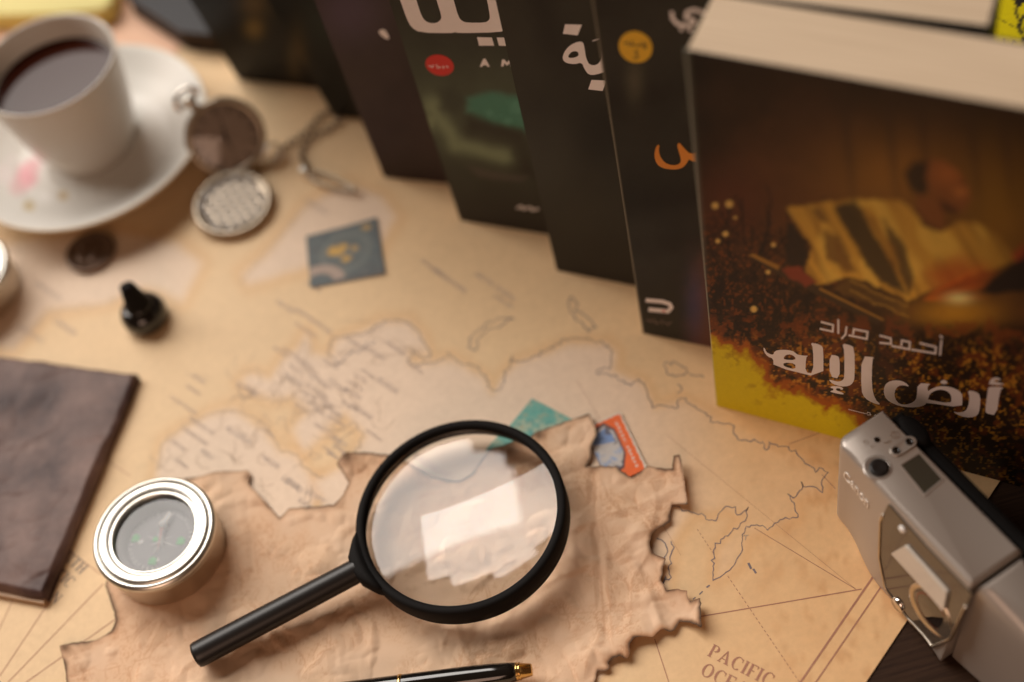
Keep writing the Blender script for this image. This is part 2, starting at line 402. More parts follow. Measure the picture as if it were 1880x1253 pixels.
    D = [coast(p, w) for p, w in (([(1303, 1075), (1297, 1079)], .0006), ([(1290, 1086), (1284, 1092)], .0005), ([(1277, 1097), (1272, 1101)], .0004), ([(1374, 1034), (1379, 1045)], .0009), ([(1383, 1045), (1388, 1053)], .0008), ([(1268, 1104), (1264, 1108)], .0003))]
    V, F = join(D); o = obj('island_print', V, F, M['ink_coast'], mp); o['kind'] = 'stuff'
    R = [coast(p, w) for p, w in (
        ([(1200, 1147), (1582, 1082)], .00042), ([(1385, 970), (1571, 1082)], .00026), ([(1202, 1174), (1240, 1290)], .00035), ([(1448, 816), (1530, 786)], .0003), ([(1509, 872), (1534, 898)], .0003),
        ([(0, 1241), (96, 1097)], .0004), ([(15, 1253), (190, 1072)], .0004), ([(48, 1253), (215, 1135)], .0004), ([(129, 1013), (185, 1055)], .0003), ([(190, 842), (240, 875)], .0003), ([(-40, 1240), (70, 1000)], .0003), ([(1225, 800), (1571, 1082)], .00012), ([(1060, 700), (1250, 1020)], .00012))]
    V, F = join(R); o = obj('rhumb_lines', V, F, M['ink_sepia'], mp); o['kind'] = 'stuff'
    dash = []
    for (x0, y0), (x1, y1), n in (((1336, 1058), (1470, 1256), 26), ((1280, 972), (1312, 1020), 7)):
        for k in range(n):
            f0, f1 = k / n, (k + .55) / n
            dash.append(coast([(x0 + (x1 - x0) * f0, y0 + (y1 - y0) * f0), (x0 + (x1 - x0) * f1, y0 + (y1 - y0) * f1)], .00028))
    V, F = join(dash); o = obj('dashed_line', V, F, M['ink_sepia'], mp); o['kind'] = 'stuff'
    # border lines parallel with the right edge
    for (x, y), w in (((1601, 1062), .00075), ((1618, 1077), .00055)):
        q = at(x, y); V2, F2 = ribbon2([(q - ME * .2)[:2], (q + ME * .55)[:2]], w)
        obj('border_line', [(v[0], v[1], .00009) for v in V2], F2, M['ink_sepia'], mp)
    # --- serif capitals built from strokes (unit height 1)
    def serif(ch):
        T, t, s = .17, .07, .06          # thick, thin, slab
        P = []
        R_ = lambda x0, y0, x1, y1: P.append([(x0, y0), (x1, y0), (x1, y1), (x0, y1)])
        def arc(cx, cy, rx, ry, a0, a1, w0, w1, n=18):
            o_, i_ = [], []
            for k in range(n + 1):
                a = math.radians(a0 + (a1 - a0) * k / n); w = w0 + (w1 - w0) * abs(math.cos(a))
                o_.append((cx + rx * math.cos(a), cy + ry * math.sin(a))); i_.append((cx + (rx - w) * math.cos(a), cy + (ry - min(w, .08) * .9) * math.sin(a)))
            P.append(o_ + i_[::-1])
        def stem(x): R_(x, s, x + T, 1 - s); R_(x - .06, 0, x + T + .06, s); R_(x - .06, 1 - s, x + T + .06, 1)
        if ch == 'I': stem(.06); w = .3
        elif ch == 'T': R_(.26, s, .26 + T, .92); R_(.2, 0, .49, s); R_(.0, .92, .7, 1); R_(0, .76, .05, .92); R_(.65, .76, .7, .92); w = .7
        elif ch == 'H': stem(.06); stem(.56); R_(.06 + T, .47, .56, .54); w = .8
        elif ch in 'PR':
            stem(.06); arc(.32, .74, .30, .26, -90, 90, .07, T)
            R_(.06 + T, .93, .32, 1.0) if False else None
            if ch == 'R': P.append([(.34, .47), (.52, .47), (.78, 0), (.58, 0)])
            w = .68 if ch == 'P' else .8
        elif ch == 'F': stem(.06); R_(.06 + T + .061, .92, .6, 1); R_(.55, .76, .6, .92); R_(.06 + T, .47, .44, .54); w = .62
        elif ch == 'E': stem(.06); R_(.295, .92, .62, 1); R_(.57, .76, .62, .92); R_(.06 + T, .47, .44, .54); R_(.295, 0, .64, .08); R_(.59, .08, .64, .25); w = .68
        elif ch == 'L': stem(.06); R_(.295, 0, .64, .08); R_(.59, .08, .64, .25); w = .66
        elif ch == 'C': arc(.42, .5, .40, .52, 50, 310, .07, T); R_(.66, .70, .71, .95); w = .76
        elif ch == 'O': arc(.42, .5, .40, .52, 0, 359.9, .07, T, 36); w = .86
        elif ch == 'A':
            P.append([(.07, .06), (.14, .06), (.40, .86), (.36, 1.0)]); P.append([(.36, 1.0), (.44, 1.0), (.78, .06), (.58, .06), (.401, .80)])
            R_(.21, .28, .5, .35); R_(.0, 0, .24, .06); R_(.5, 0, .86, .06); w = .86
        elif ch == 'N':
            R_(.10, .06, .17, .94); R_(.66, .2, .73, .94); P.append([(.0, 1.0), (.17, 1.0), (.73, .2), (.73, 0), (.68, 0), (.171, .75), (.171, .94), (.0, .94)]); R_(.02, 0, .26, .06); R_(.56, .941, .84, 1.0); w = .84
        else: w = .35
        return P, w
    def serif_line(s, x, y, h, d, z):
        out = []; o = at(x, y)[:2]; u = unit(at(x + d[0] * 50, y + d[1] * 50)[:2] - o); v = np.array([-u[1], u[0]]); cx = 0; n = 0
        for ch in s:
            Ps, w = serif(ch)
            for p in Ps:
                zz = z + .000006 * (n % 5); n += 1
                out.append(([(*(o + u * (cx + q[0]) * h + v * q[1] * h), zz) for q in p], [tuple(range(len(p)))]))
            cx += w + .1
        return out
    V, F = join(serif_line('PACIFIC', 1298, 1204, .0052, (122, 62), .0001) + serif_line('OCEAN', 1284, 1238, .0052, (122, 62), .0001))
    obj('ocean_lettering', V, F, M['ink_sepia'], mp)
    V, F = join(serif_line('NORTH', 92, 1006, .0048, (45, 40), .0001) + serif_line('ATLANTIC', 44, 1009, .0048, (45, 40), .0001) + serif_line('OCEAN', 44, 1061, .0048, (45, 40), .0001))
    obj('ocean_lettering', V, F, M['ink_grey'], mp)
    names = [('KAZAKHSTAN', 762, 848, .0042), ('LIBYA', 515, 880, .004), ('EGYPT', 560, 905, .0034), ('ALGERIA', 412, 788, .004), ('NIGER', 478, 842, .0036), ('MALI', 365, 830, .0036), ('CHAD', 520, 885, .0036), ('RUSSIA', 690, 700, .004),
             ('SPAIN', 448, 712, .003), ('FRANCE', 520, 690, .003), ('GERMANY', 565, 690, .003), ('POLAND', 600, 700, .003), ('UKRAINE', 640, 745, .0032), ('TURKEY', 600, 800, .003), ('ITALY', 540, 745, .0026), ('BELARUS', 630, 715, .0026), ('ROMANIA', 590, 745, .0026), ('SWEDEN', 668, 640, .003), ('FINLAND', 705, 630, .003), ('NORWAY', 632, 622, .003), ('UNITED KINGDOM', 515, 640, .0024), ('IRELAND', 500, 640, .0024), ('GREECE', 575, 780, .0024), ('SYRIA', 610, 820, .0026), ('IRAQ', 625, 835, .0026), ('MOROCCO', 345, 770, .003), ('PORTUGAL', 432, 705, .0024), ('LATVIA', 650, 690, .0022), ('ESTONIA', 660, 680, .0022), ('ICELAND', 505, 555, .003), ('GREENLAND', 600, 440, .004), ('BARENTS SEA', 795, 500, .0034), ('ARCTIC OCEAN', 870, 505, .0034), ('SVALBARD', 770, 480, .003), ('AZORES', 350, 690, .0024), ('CANADA', 95, 590, .004), ('LABRADOR SEA', 60, 520, .003), ('HUDSON BAY', 30, 600, .003), ('NORWEGIAN SEA', 540, 570, .003), ('CANARY ISLANDS', 310, 730, .0022), ('MADEIRA', 340, 710, .0022), ('BAFFIN BAY', 560, 370, .003), ('HUNGARY', 580, 728, .0022), ('AUSTRIA', 555, 722, .0022), ('BULGARIA', 600, 765, .0022), ('SERBIA', 575, 752, .002), ('MOLDOVA', 625, 738, .002), ('LITHUANIA', 635, 700, .002), ('CZECH REPUBLIC', 560, 706, .0018), ('BELGIUM', 530, 672, .002), ('DENMARK', 590, 660, .0022), ('TUNISIA', 480, 790, .002), ('CYPRUS', 590, 822, .002), ('GEORGIA', 670, 792, .0022), ('NETHERLANDS', 545, 668, .0018), ('CROATIA', 562, 738, .0018), ('LEBANON', 600, 832, .0018), ('NIGERIA', 430, 905, .003), ('SUDAN', 545, 920, .003), ('SENEGAL', 310, 810, .0024), ('MAURITANIA', 335, 790, .0026), ('GUINEA', 318, 845, .0024), ('FAROE ISLANDS', 540, 595, .002), ('JAN MAYEN', 560, 520, .002), ('KARA SEA', 905, 545, .0026), ('WHITE SEA', 745, 668, .002)]
    out = []
    for s, x, y, h in names:
        V2, F2 = text2(s, h); o = at(x, y)[:2]; u = unit(at(x + 40, y + 27)[:2] - o); v = np.array([-u[1], u[0]])
        out.append(([(*(o + u * p[0] + v * p[1]), .00012) for p in V2], F2))
    V, F = join(out); o = obj('country_lettering', V, F, M['ink_label'], mp); o['kind'] = 'stuff'
build_map()

# ------------------------------------------------------------------ crumpled burnt paper
PAPER_PX = [(205, 1108), (214, 1140), (206, 1160), (180, 1176), (113, 1189), (122, 1225), (130, 1330), (700, 1420), (1060, 1330), (1092, 1255), (1098, 1234), (1114, 1236), (1121, 1231), (1118, 1221), (1127, 1213), (1140, 1210), (1152, 1216), (1158, 1208), (1158, 1190), (1166, 1179), (1186, 1176), (1200, 1178), (1208, 1168), (1216, 1161), (1230, 1166), (1240, 1160), (1249, 1145), (1268, 1150), (1290, 1163), (1288, 1130), (1287, 1105), (1269, 1112), (1264, 1104), (1263, 1092), (1240, 1088), (1225, 1089), (1214, 1070), (1218, 1048), (1224, 1033), (1210, 1026), (1199, 1021), (1194, 1008), (1196, 992), (1208, 975), (1231, 963), (1231, 945), (1234, 930), (1264, 936), (1257, 890), (1253, 862), (1249, 844), (1238, 847), (1236, 870), (1190, 859), (1161, 880), (1130, 859), (1077, 860), (1087, 845), (1088, 826), (1098, 805), (1092, 785), (1083, 765), (1040, 778), (985, 796), (960, 812), (925, 828), (898, 838), (882, 858), (868, 880), (845, 893), (800, 886), (760, 862), (722, 838), (680, 834), (638, 836), (621, 856), (641, 888), (630, 912), (614, 930), (588, 932), (532, 935), (514, 952), (500, 935), (467, 902), (458, 892), (463, 875), (455, 866), (400, 870), (330, 885), (215, 1000), (195, 1076)]
def crumple(X, Y, seed, n, L, w, amp, box_):
    r = np.random.default_rng(seed); h = np.zeros_like(X)
    for _ in range(n):
        cx = r.uniform(box_[0], box_[1]); cy = r.uniform(box_[2], box_[3]); a = r.uniform(0, math.pi)
        l = L * r.uniform(.4, 1.4); ww = w * r.uniform(.5, 1.5); s = amp * r.uniform(.3, 1) * r.choice([-1, 1])
        u = (X - cx) * math.cos(a) + (Y - cy) * math.sin(a); v = -(X - cx) * math.sin(a) + (Y - cy) * math.cos(a) + .12 * l * np.sin(u / l * 3)
        asym = np.where(v > 0, 1.0, r.uniform(.35, .8))
        h += s * np.exp(-(u / l) ** 2) * np.clip(1 - np.abs(v) / (ww * asym), 0, 1)
    return h
def build_paper():
    out = np.array([at(x, y)[:2] for x, y in PAPER_PX])
    Q = []
    for i in range(len(out)):
        a, b = out[i], out[(i + 1) % len(out)]; n = max(1, int(np.linalg.norm(b - a) / .0012)); d = unit(b - a)
        for k in range(n): Q.append(a + (b - a) * k / n + (np.array([-d[1], d[0]]) * RNG.normal(0, .00013) if k else 0))
    out = np.array(Q)
    st = .00055; x0, y0 = out.min(0) - st; x1, y1 = out.max(0) + st
    y0 = max(y0, .13)
    gx = np.arange(x0, x1, st); gy = np.arange(y0, y1, st); nx, ny = len(gx), len(gy)
    X, Y = np.meshgrid(gx, gy, indexing='ij'); X = X.ravel(); Y = Y.ravel()
    s = sdist(X, Y, out)
    Fc = grid_faces(nx, ny); cxs = X[Fc].mean(1); cys = Y[Fc].mean(1)
    sc = s[Fc].mean(1); keep = sc > 0; Fc = Fc[keep]
    used = np.zeros(len(X), bool); used[Fc.ravel()] = True
    cnt = np.bincount(Fc.ravel(), minlength=len(X)); bd = used & (cnt < 4)
    # snap the rim onto the outline
    A = out; B = np.roll(out, -1, 0)
    for i in np.where(bd)[0]:
        p = np.array([X[i], Y[i]]); e = B - A; tt = np.clip(((p - A) * e).sum(1) / np.maximum((e * e).sum(1), 1e-16), 0, 1); q = A + e * tt[:, None]
        k = np.argmin(((q - p) ** 2).sum(1))
        if np.linalg.norm(q[k] - p) < 1.2 * st: X[i], Y[i] = q[k]
    s = np.where(bd, 0, np.maximum(s, 0))
    bx = (x0, x1, y0, y1)
    h = crumple(X, Y, 5, 120, .026, .0055, .00060, bx) + crumple(X, Y, 6, 320, .011, .0024, .00030, bx) + crumple(X, Y, 8, 26, .07, .012, .0008, bx) + crumple(X, Y, 18, 340, .005, .0014, .00014, bx)
    h += .0007 * (vnoise(X + 3, Y + 3, .035, 41, 2) - .5)
    qx = X + .004 * vnoise(X + 3, Y + 3, .02, 46, 2); qy = Y + .004 * vnoise(X + 3, Y + 3, .02, 47, 2)
    for sc_, am_, sd_ in ((.030, .0012, 48), (.014, .0014, 49), (.0065, .0007, 50), (.0032, .00022, 45)):      # sharp creases where folded facets meet
        h += am_ * (np.abs(vnoise(qx + 3, qy + 3, sc_, sd_, 1) - .5) * 2 - .4)
    # straight folds
    for (p, q, am) in (((1096, 960), (1112, 1180), -.0010), ((880, 1120), (872, 1260), -.0005), ((690, 1100), (680, 1250), .0005), ((1040, 980), (1260, 900), .0006), ((1088, 850), (1096, 1000), -.0009), ((1000, 1130), (1190, 1120), -.0006)):
        a = at(*p)[:2]; b = at(*q)[:2]; d = unit(b - a); v = -(X - a[0]) * d[1] + (Y - a[1]) * d[0]; u = (X - a[0]) * d[0] + (Y - a[1]) * d[1]; l = np.linalg.norm(b - a)
        h += am * np.clip(1 - np.abs(v) / .0026, 0, 1) * sstep(-.01, .01, u) * sstep(l + .01, l - .01, u)
    # rims curl up here and there
    px = proj(np.stack([X, Y, 0 * X], -1)); PX, PY = px[:, 0], px[:, 1]
    curl = vnoise(X + 3, Y + 3, .018, 44, 2)
    lift = (.0016 * sstep(1080, 1230, PX) * sstep(.35, .7, curl) + .0010 * sstep(.45, .7, curl)) * np.exp(-s / .007)
    lift += .6 * (.005 * np.exp(-((PX - 1250) ** 2 + (PY - 850) ** 2) / 900) + .004 * np.exp(-((PX - 1262) ** 2 + (PY - 925) ** 2) / 1200) + .004 * np.exp(-((PX - 1288) ** 2 + (PY - 1150) ** 2) / 1600))
    lift += .002 * np.exp(-((PX - 1150) ** 2 + (PY - 1215) ** 2) / 3000) + .0018 * np.exp(-((PX - 1085) ** 2 + (PY - 790) ** 2) / 3500) + .002 * np.exp(-((PX - 640) ** 2 + (PY - 845) ** 2) / 900)
    Z = .0009 + h * sstep(-.002, .004, s) + lift
    flat = np.exp(-(((PX - 290) / 130) ** 2 + ((PY - 1020) / 110) ** 2) ** 2); Z = Z * (1 - flat) + .0007 * flat
    Z = np.maximum(Z, .00045 + .0004 * np.exp(-s / .002) * 0)
    # colour: tan sheet, browner along creases and burnt at the rim, shade of curled edges painted in
    base = np.array(lin(232, 201, 172)) * .92
    n1 = vnoise(X + 3, Y + 3, .05, 51)[:, None]; n2 = vnoise(X + 3, Y + 3, .012, 52)[:, None]
    col = base * (.93 + .14 * n1) * np.array([1, .97, .93]) ** (3 * n2)
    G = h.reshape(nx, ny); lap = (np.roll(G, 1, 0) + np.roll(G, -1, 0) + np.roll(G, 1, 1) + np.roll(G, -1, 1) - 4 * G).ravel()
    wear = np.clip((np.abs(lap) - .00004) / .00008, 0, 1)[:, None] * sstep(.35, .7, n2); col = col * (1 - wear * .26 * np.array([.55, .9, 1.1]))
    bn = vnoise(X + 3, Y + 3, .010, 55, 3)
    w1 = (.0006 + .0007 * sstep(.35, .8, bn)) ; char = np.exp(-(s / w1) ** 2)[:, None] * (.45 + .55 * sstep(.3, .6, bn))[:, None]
    scorch_shade = .40 * np.exp(-s / (.0008 + .0030 * bn))[:, None]
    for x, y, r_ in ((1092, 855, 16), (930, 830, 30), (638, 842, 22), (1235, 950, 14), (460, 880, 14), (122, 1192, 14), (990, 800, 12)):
        e = np.exp(-(((PX - x) ** 2 + (PY - y) ** 2) / r_ ** 2))[:, None]; scorch_shade = np.maximum(scorch_shade, e * (.5 + .5 * bn[:, None])); char = np.maximum(char, .75 * e ** 2)
    low_ = sstep(1075, 1110, PX) * sstep(1125, 1150, PY) + .5 * sstep(1170, 1200, PX) * sstep(920, 960, PY); scorch_shade = np.maximum(scorch_shade, (np.clip(low_, 0, 1) * .95 * np.exp(-(s / .0019) ** 2))[:, None])  # brown band paints in the shade of the curled-up lower right edges
    col = col * (1 - .55 * scorch_shade * np.array([.65, 1.0, 1.25]).clip(0, 1.25)); col = np.clip(col, .004, 1)
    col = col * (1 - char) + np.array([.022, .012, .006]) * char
    idx = -np.ones(len(X), int); idx[used] = np.arange(used.sum())
    V = np.stack([X, Y, Z], -1)[used]
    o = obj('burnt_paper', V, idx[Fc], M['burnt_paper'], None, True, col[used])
    tag(o, 'crumpled tan paper with burnt ragged edges under the magnifying glass', 'paper')
    return
build_paper()

# ------------------------------------------------------------------ books
KS = np.array([2.1, 3.2, 3.9])                # photographed shade -> printed colour
def ink(r, g, b, k=1.0): return np.clip(lin(r, g, b) * KS * k, 0, .85)
class Plane:
    def __init__(s, P, N): s.P = np.asarray(P, float); s.N = unit(N)
    def p(s, x, y, off=0.0): return on_plane(x, y, s.P + s.N * off, s.N)
def decal(name, polys, pl, m, parent, off=.00012, smooth=1, kind=None):
    """flat print: outlines in photograph pixels laid onto the cover plane"""
    ps = [smooth_poly(p, smooth) if smooth else p for p in polys]
    V2, F2 = fill2(ps); o = obj(name, [pl.p(v[0], v[1], off) for v in V2], F2, m, parent)
    if kind: o['kind'] = kind
    return o
def strokes(name, lines, w, pl, m, parent, off=.00012):
    parts = []
    for i, l in enumerate(lines):
        V2, F2 = ribbon2(l, w); parts.append(([pl.p(v[0], v[1], off + .000012 * i) for v in V2], F2))
    return obj(name, *join(parts), m, parent)
def crop(pts, ox, oy, k): return [(ox + x * k, oy + y * k) for x, y in pts]

def book(name, label, corner, W, up, width, height, thick, paint, res=.0009, cover_mat='cover', group=None):
    """corner: lower left front corner on the table; paint(px,py,u,v)->rgb for the front cover"""
    W = unit(W); up = unit(np.asarray(up) - np.dot(up, W) * W); N = np.cross(W, up)     # N points to the viewer
    if np.dot(N, np.array([0, -1., 0])) < 0: N = -N
    B = np.asarray(corner, float)
    t = thing(name, B, label, 'book', group)
    nu, nv = max(8, int(width / res)), max(8, int(height / res))
    a = np.linspace(0, 1, nu)[:, None, None]; b = np.linspace(0, 1, nv)[None, :, None]
    G = (B + a * W * width + b * up * height).reshape(-1, 3); px = proj(G)
    uu = np.repeat(np.linspace(0, 1, nu), nv); vv = np.tile(np.linspace(0, 1, nv), nu)
    col = paint(px[:, 0], px[:, 1], uu * width, vv * height)
    F = [tuple(f) for f in grid_faces(nu, nv)]
    c = .0005
    ring = [i * nv for i in range(nu)] + [(nu - 1) * nv + j for j in range(1, nv)] + [i * nv + nv - 1 for i in range(nu - 2, -1, -1)] + [j for j in range(nv - 2, 0, -1)]
    n0 = len(G); V = list(G) + [G[i] - N * c for i in ring]; col = np.vstack([col, np.clip(col[ring] * 1.0 + .012, 0, 1)])
    R = len(ring)
    for k in range(R): F.append((ring[k], ring[(k + 1) % R], n0 + (k + 1) % R, n0 + k))
    F.append(tuple(n0 + k for k in range(R)))
    fc = obj('front_cover', V, F, M['cover'], t, False, col)
    i_ = .0006
    # page block with page-line coordinates
    o0 = B + W * i_ - N * (c + .0001); X = W * (width - 2 * i_); Z = up * (height - .0004); Y = -N * (thick - 2 * c - .0002)
    Vb, Fb = box(o0, X, Y, Z); pb_ = obj('page_block', Vb, Fb, M['pages'], t)
    uv = pb_.data.uv_layers.new(name='UVMap')
    for poly in pb_.data.polygons:
        for li in poly.loop_indices:
            p = np.array(pb_.data.vertices[pb_.data.loops[li].vertex_index].co)- o0
            uv.data[li].uv = (np.dot(p, W) * 6 + np.dot(p, up) * 6, -np.dot(p, N) * 12)
    obj('back_cover', *box(B - N * (thick - c), W * width, -N * c, up * height), M['cover_plain'], t)
    obj('spine', *box(B + W * width - N * .00005, W * c, -N * (thick - .0001), up * height), M['cover_plain'], t)
    return fc, Plane(B, N), W, up, N

def mixl(col, k, c): k = np.asarray(k)[:, None]; return col * (1 - k) + np.asarray(c) * k

# --- big book in front
def paint_big(x, y, u, v):
    n = vnoise(x + 900, y + 900, 60, 61); n2 = vnoise(x + 900, y + 900, 14, 62); n3 = vnoise(x + 900, y + 900, 5, 63, 3)
    wx, wy = x + 9 * (n2 - .5), y + 9 * (vnoise(x + 900, y + 900, 14, 64) - .5)
    sa, sb = .50 * x + .866 * y, -.866 * x + .50 * y
    fold = vnoise((sa + 3000) * .16, sb + 3000, 13, 66, 3); fold2 = vnoise((sa + 3000) * .3, sb + 3000, 26, 67, 2)
    up_ = y - .22 * (x - 1270)                                   # rows parallel with the top edge
    col = np.tile(ink(25, 16, 11), (len(x), 1)) * (.6 + .6 * n)[:, None]
    # glowing autumn haze in the middle
    g = np.exp(-((up_ - 330) / 190) ** 2) * sstep(1220, 1460, x + 60 * (n - .5)); col = mixl(col, .60 * g * (.25 + .9 * n).clip(0, 1), ink(82, 40, 16))
    g = np.exp(-((x - 1640) / 130) ** 2 - ((y - 330) / 80) ** 2); col = mixl(col, .65 * g, ink(112, 64, 19))
    g = np.exp(-((x - 1340) / 80) ** 2 - ((y - 370) / 70) ** 2); col = mixl(col, .5 * g, ink(72, 30, 17))
    g = np.exp(-((x - 1830) / 80) ** 2 - ((y - 400) / 120) ** 2); col = mixl(col, .7 * g, ink(100, 60, 14))
    for tx in (1560, 1640, 1700, 1790, 1850):                    # dark blurred trunks
        col = mixl(col, .55 * np.exp(-((x - tx - .1 * (y - 300)) / 9) ** 2) * sstep(430, 250, y), ink(40, 22, 12))
    # leaf and twig texture low left
    tw = sstep(.50, .66, n3) * sstep(330, 480, up_) * sstep(1620, 1480, x); col = mixl(col, .42 * tw, ink(104, 46, 15))
    tw = sstep(.46, .36, n2) * sstep(360, 470, up_) * sstep(1700, 1500, x); col = mixl(col, .8 * tw, ink(22, 13, 10))
    r = np.random.default_rng(4)
    for _ in range(90):                                          # branching twigs
        bx, by = r.uniform(1300, 1500), r.uniform(430, 650); a = r.uniform(-2.4, -.7); l = r.uniform(30, 120); k = r.uniform(-.012, .012)
        d = np.full(len(x), 1e9); px_, py_ = bx, by
        for _s in range(8):
            qx, qy = px_ + math.cos(a) * l / 8, py_ + math.sin(a) * l / 8; a += k * l / 8 + r.normal(0, .2)
            t = np.clip(((x - px_) * (qx - px_) + (y - py_) * (qy - py_)) / ((l / 8) ** 2), 0, 1); d = np.minimum(d, np.hypot(x - px_ - t * (qx - px_), y - py_ - t * (qy - py_))); px_, py_ = qx, qy
        col = mixl(col, .85 * sstep(2.2, .7, d), ink(20, 12, 9))
    for bx, by, br in ((1313, 378, 6), (1339, 375, 7), (1384, 568, 6), (1332, 430, 5), (1318, 443, 4), (1420, 450, 4), (1350, 400, 3), (1410, 500, 4)):
        col = mixl(col, .75 * sstep(br + 2, br - 2, np.hypot(x - bx, y - by)), ink(170, 120, 60))
    # a plain robed figure bending over a pole
    S = lambda p, b=6: sstep(-b, b, sdist(wx, wy, p))
    robe = [(1444, 382), (1478, 378), (1528, 371), (1572, 367), (1651, 367), (1672, 382), (1698, 417), (1729, 426), (1760, 408), (1792, 411), (1836, 436), (1866, 476), (1823, 494), (1760, 515), (1698, 538), (1667, 554), (1604, 522), (1554, 510), (1500, 524), (1478, 490), (1491, 455), (1466, 417)]
    cloth = mixl(mixl(np.tile(ink(140, 90, 30), (len(x), 1)), .40 * sstep(.50, .70, fold), ink(84, 48, 17)), .45 * sstep(.55, .34, fold2), ink(172, 122, 48))
    cloth = cloth * (1 - .35 * sstep(1720, 1880, x))[:, None]
    k_ = S(robe, 5)[:, None]; col = col * (1 - k_) + cloth * k_
    for p, c, k, bl in (([(1513, 423), (1541, 436), (1572, 498), (1554, 500), (1516, 473)], ink(70, 38, 16), .8, 7), ([(1488, 386), (1506, 384), (1520, 410), (1500, 405)], ink(66, 38, 17), .7, 5),
                        ([(1532, 379), (1572, 367), (1585, 392), (1607, 436), (1641, 480), (1662, 542), (1619, 520), (1591, 486), (1566, 442), (1541, 404)], ink(34, 23, 14), .92, 6),
                        ([(1620, 398), (1660, 448), (1676, 511), (1668, 545), (1652, 500), (1636, 455)], ink(44, 27, 15), .85, 5), ([(1590, 395), (1606, 398), (1640, 455), (1655, 520), (1632, 480), (1610, 430)], ink(104, 60, 20), .6, 5),
                        ([(1444, 408), (1459, 411), (1485, 458), (1476, 489), (1441, 489)], ink(28, 18, 13), .92, 4), ([(1532, 533), (1557, 511), (1667, 561), (1660, 578), (1572, 551)], ink(70, 42, 17), .9, 4)):
        col = mixl(col, k * S(p, bl), c)
    for o_ in (0, 9, 18): col = mixl(col, .6 * sstep(2.2, .6, np.abs((wy - 517 - o_) - .44 * (wx - 1560))) * (x > 1560) * (x < 1668), ink(128, 84, 30) if o_ != 9 else ink(36, 22, 12))
    col = mixl(col, .75 * S([(1700, 500), (1760, 470), (1820, 500), (1790, 535), (1720, 545)], 22), ink(122, 46, 14))
    for dx, dy in ((1, -.25), (1, -.55), (1, -.05)): col = mixl(col, .5 * sstep(5, 1, np.abs((y - 552) - dy * (x - 1690))) * sstep(1690, 1710, x) * sstep(1830, 1760, x), ink(150, 60, 16))
    col = mixl(col, .85 * np.exp(-((x - 1760) / 24) ** 2 - ((y - 549) / 11) ** 2), ink(200, 140, 86)); col = mixl(col, .65 * np.exp(-((x - 1750) / 75) ** 2 - ((y - 575) / 26) ** 2), ink(152, 94, 22))
    col = mixl(col, .95 * S([(1800, 535), (1815, 515), (1866, 478), (1900, 440), (1900, 530), (1830, 542)], 6), ink(20, 12, 9)); col = mixl(col, .8 * S([(1855, 470), (1880, 445), (1885, 470), (1866, 482)], 4), ink(104, 34, 16))
    face = mixl(np.tile(ink(90, 45, 19), (len(x), 1)), .8 * np.exp(-((x - 1740) / 30) ** 2 - ((y - 320) / 22) ** 2), ink(116, 56, 22)); face = mixl(face, .5 * np.exp(-((x - 1764) / 12) ** 2 - ((y - 352) / 10) ** 2), ink(150, 78, 32)); face = mixl(face, .6 * np.exp(-((x - 1768) / 8) ** 2 - ((y - 338) / 4) ** 2), ink(44, 20, 12))
    for p in ([(1682, 358), (1722, 362), (1734, 392), (1731, 424), (1707, 417), (1685, 392)], [(1697, 296), (1729, 293), (1761, 314), (1776, 338), (1784, 364), (1770, 387), (1754, 393), (1729, 380), (1716, 362), (1700, 352)]):
        k_ = S(p, 4)[:, None]; col = col * (1 - k_) + face * k_
    col = mixl(col, .92 * S([(1661, 318), (1676, 298), (1703, 295), (1699, 323), (1703, 351), (1690, 362), (1674, 352)], 5), ink(30, 18, 12))
    col = mixl(col, .85 * S([(1721, 366), (1742, 376), (1762, 387), (1754, 395), (1732, 388)], 4), ink(40, 18, 12)); col = mixl(col, .7 * S([(1683, 385), (1706, 412), (1729, 424), (1704, 420)], 5), ink(38, 20, 13))
    col = mixl(col, .97 * sstep(-2, 2, sdist(x, y, [(1373, 470), (1381, 467), (1431, 490), (1507, 528), (1622, 588), (1613, 597), (1503, 543), (1425, 503)])), ink(44, 27, 16)); col = mixl(col, .9 * sstep(-2, 2, sdist(x, y, [(1375, 469), (1383, 466), (1432, 489), (1428, 496)])), ink(112, 68, 24))
    col = mixl(col, .8 * sstep(-1.5, 1.5, sdist(x, y, [(1505, 528), (1622, 586), (1622, 590), (1505, 533)])), ink(120, 74, 26))
    col = mixl(col, .95 * S([(1437, 493), (1466, 488), (1499, 517), (1478, 526), (1450, 512)], 3), ink(92, 34, 20))
    # glowing embers under the robe, dark shrubs at the right
    g = sstep(560, 600, y) * sstep(.5, .62, n2); col = mixl(col, .6 * g, ink(84, 34, 12)); g = sstep(585, 620, y) * sstep(.52, .42, n2) * sstep(1600, 1700, x); col = mixl(col, .85 * g, ink(26, 14, 8))
    g = sstep(600, 660, y) * sstep(.60, .70, n3); col = mixl(col, .6 * g, ink(150, 90, 26)); g = sstep(600, 640, y) * sstep(.45, .3, n); col = mixl(col, .7 * g, ink(28, 15, 10))
    col = col * (1.0 + .30 * sstep(330, 460, up_))[:, None]
    # yellow torn foot of the cover
    edge = [(1280, 622), (1330, 632), (1372, 648), (1400, 680), (1410, 715), (1450, 718), (1480, 722), (1512, 745), (1560, 750), (1590, 790), (1560, 850), (1280, 850)]
    s = sdist(x + 36 * (n2 - .5) + 18 * (n3 - .5), y + 36 * (vnoise(x + 900, y + 900, 16, 71) - .5) + 16 * (n3 - .5), edge)
    col = mixl(col, sstep(-22, -4, s), ink(128, 56, 14) * .9); col = mixl(col, sstep(-4, 5, s), ink(158, 120, 12)); col = mixl(col, .5 * sstep(10, 0, np.abs(s - 4)), ink(120, 62, 8))
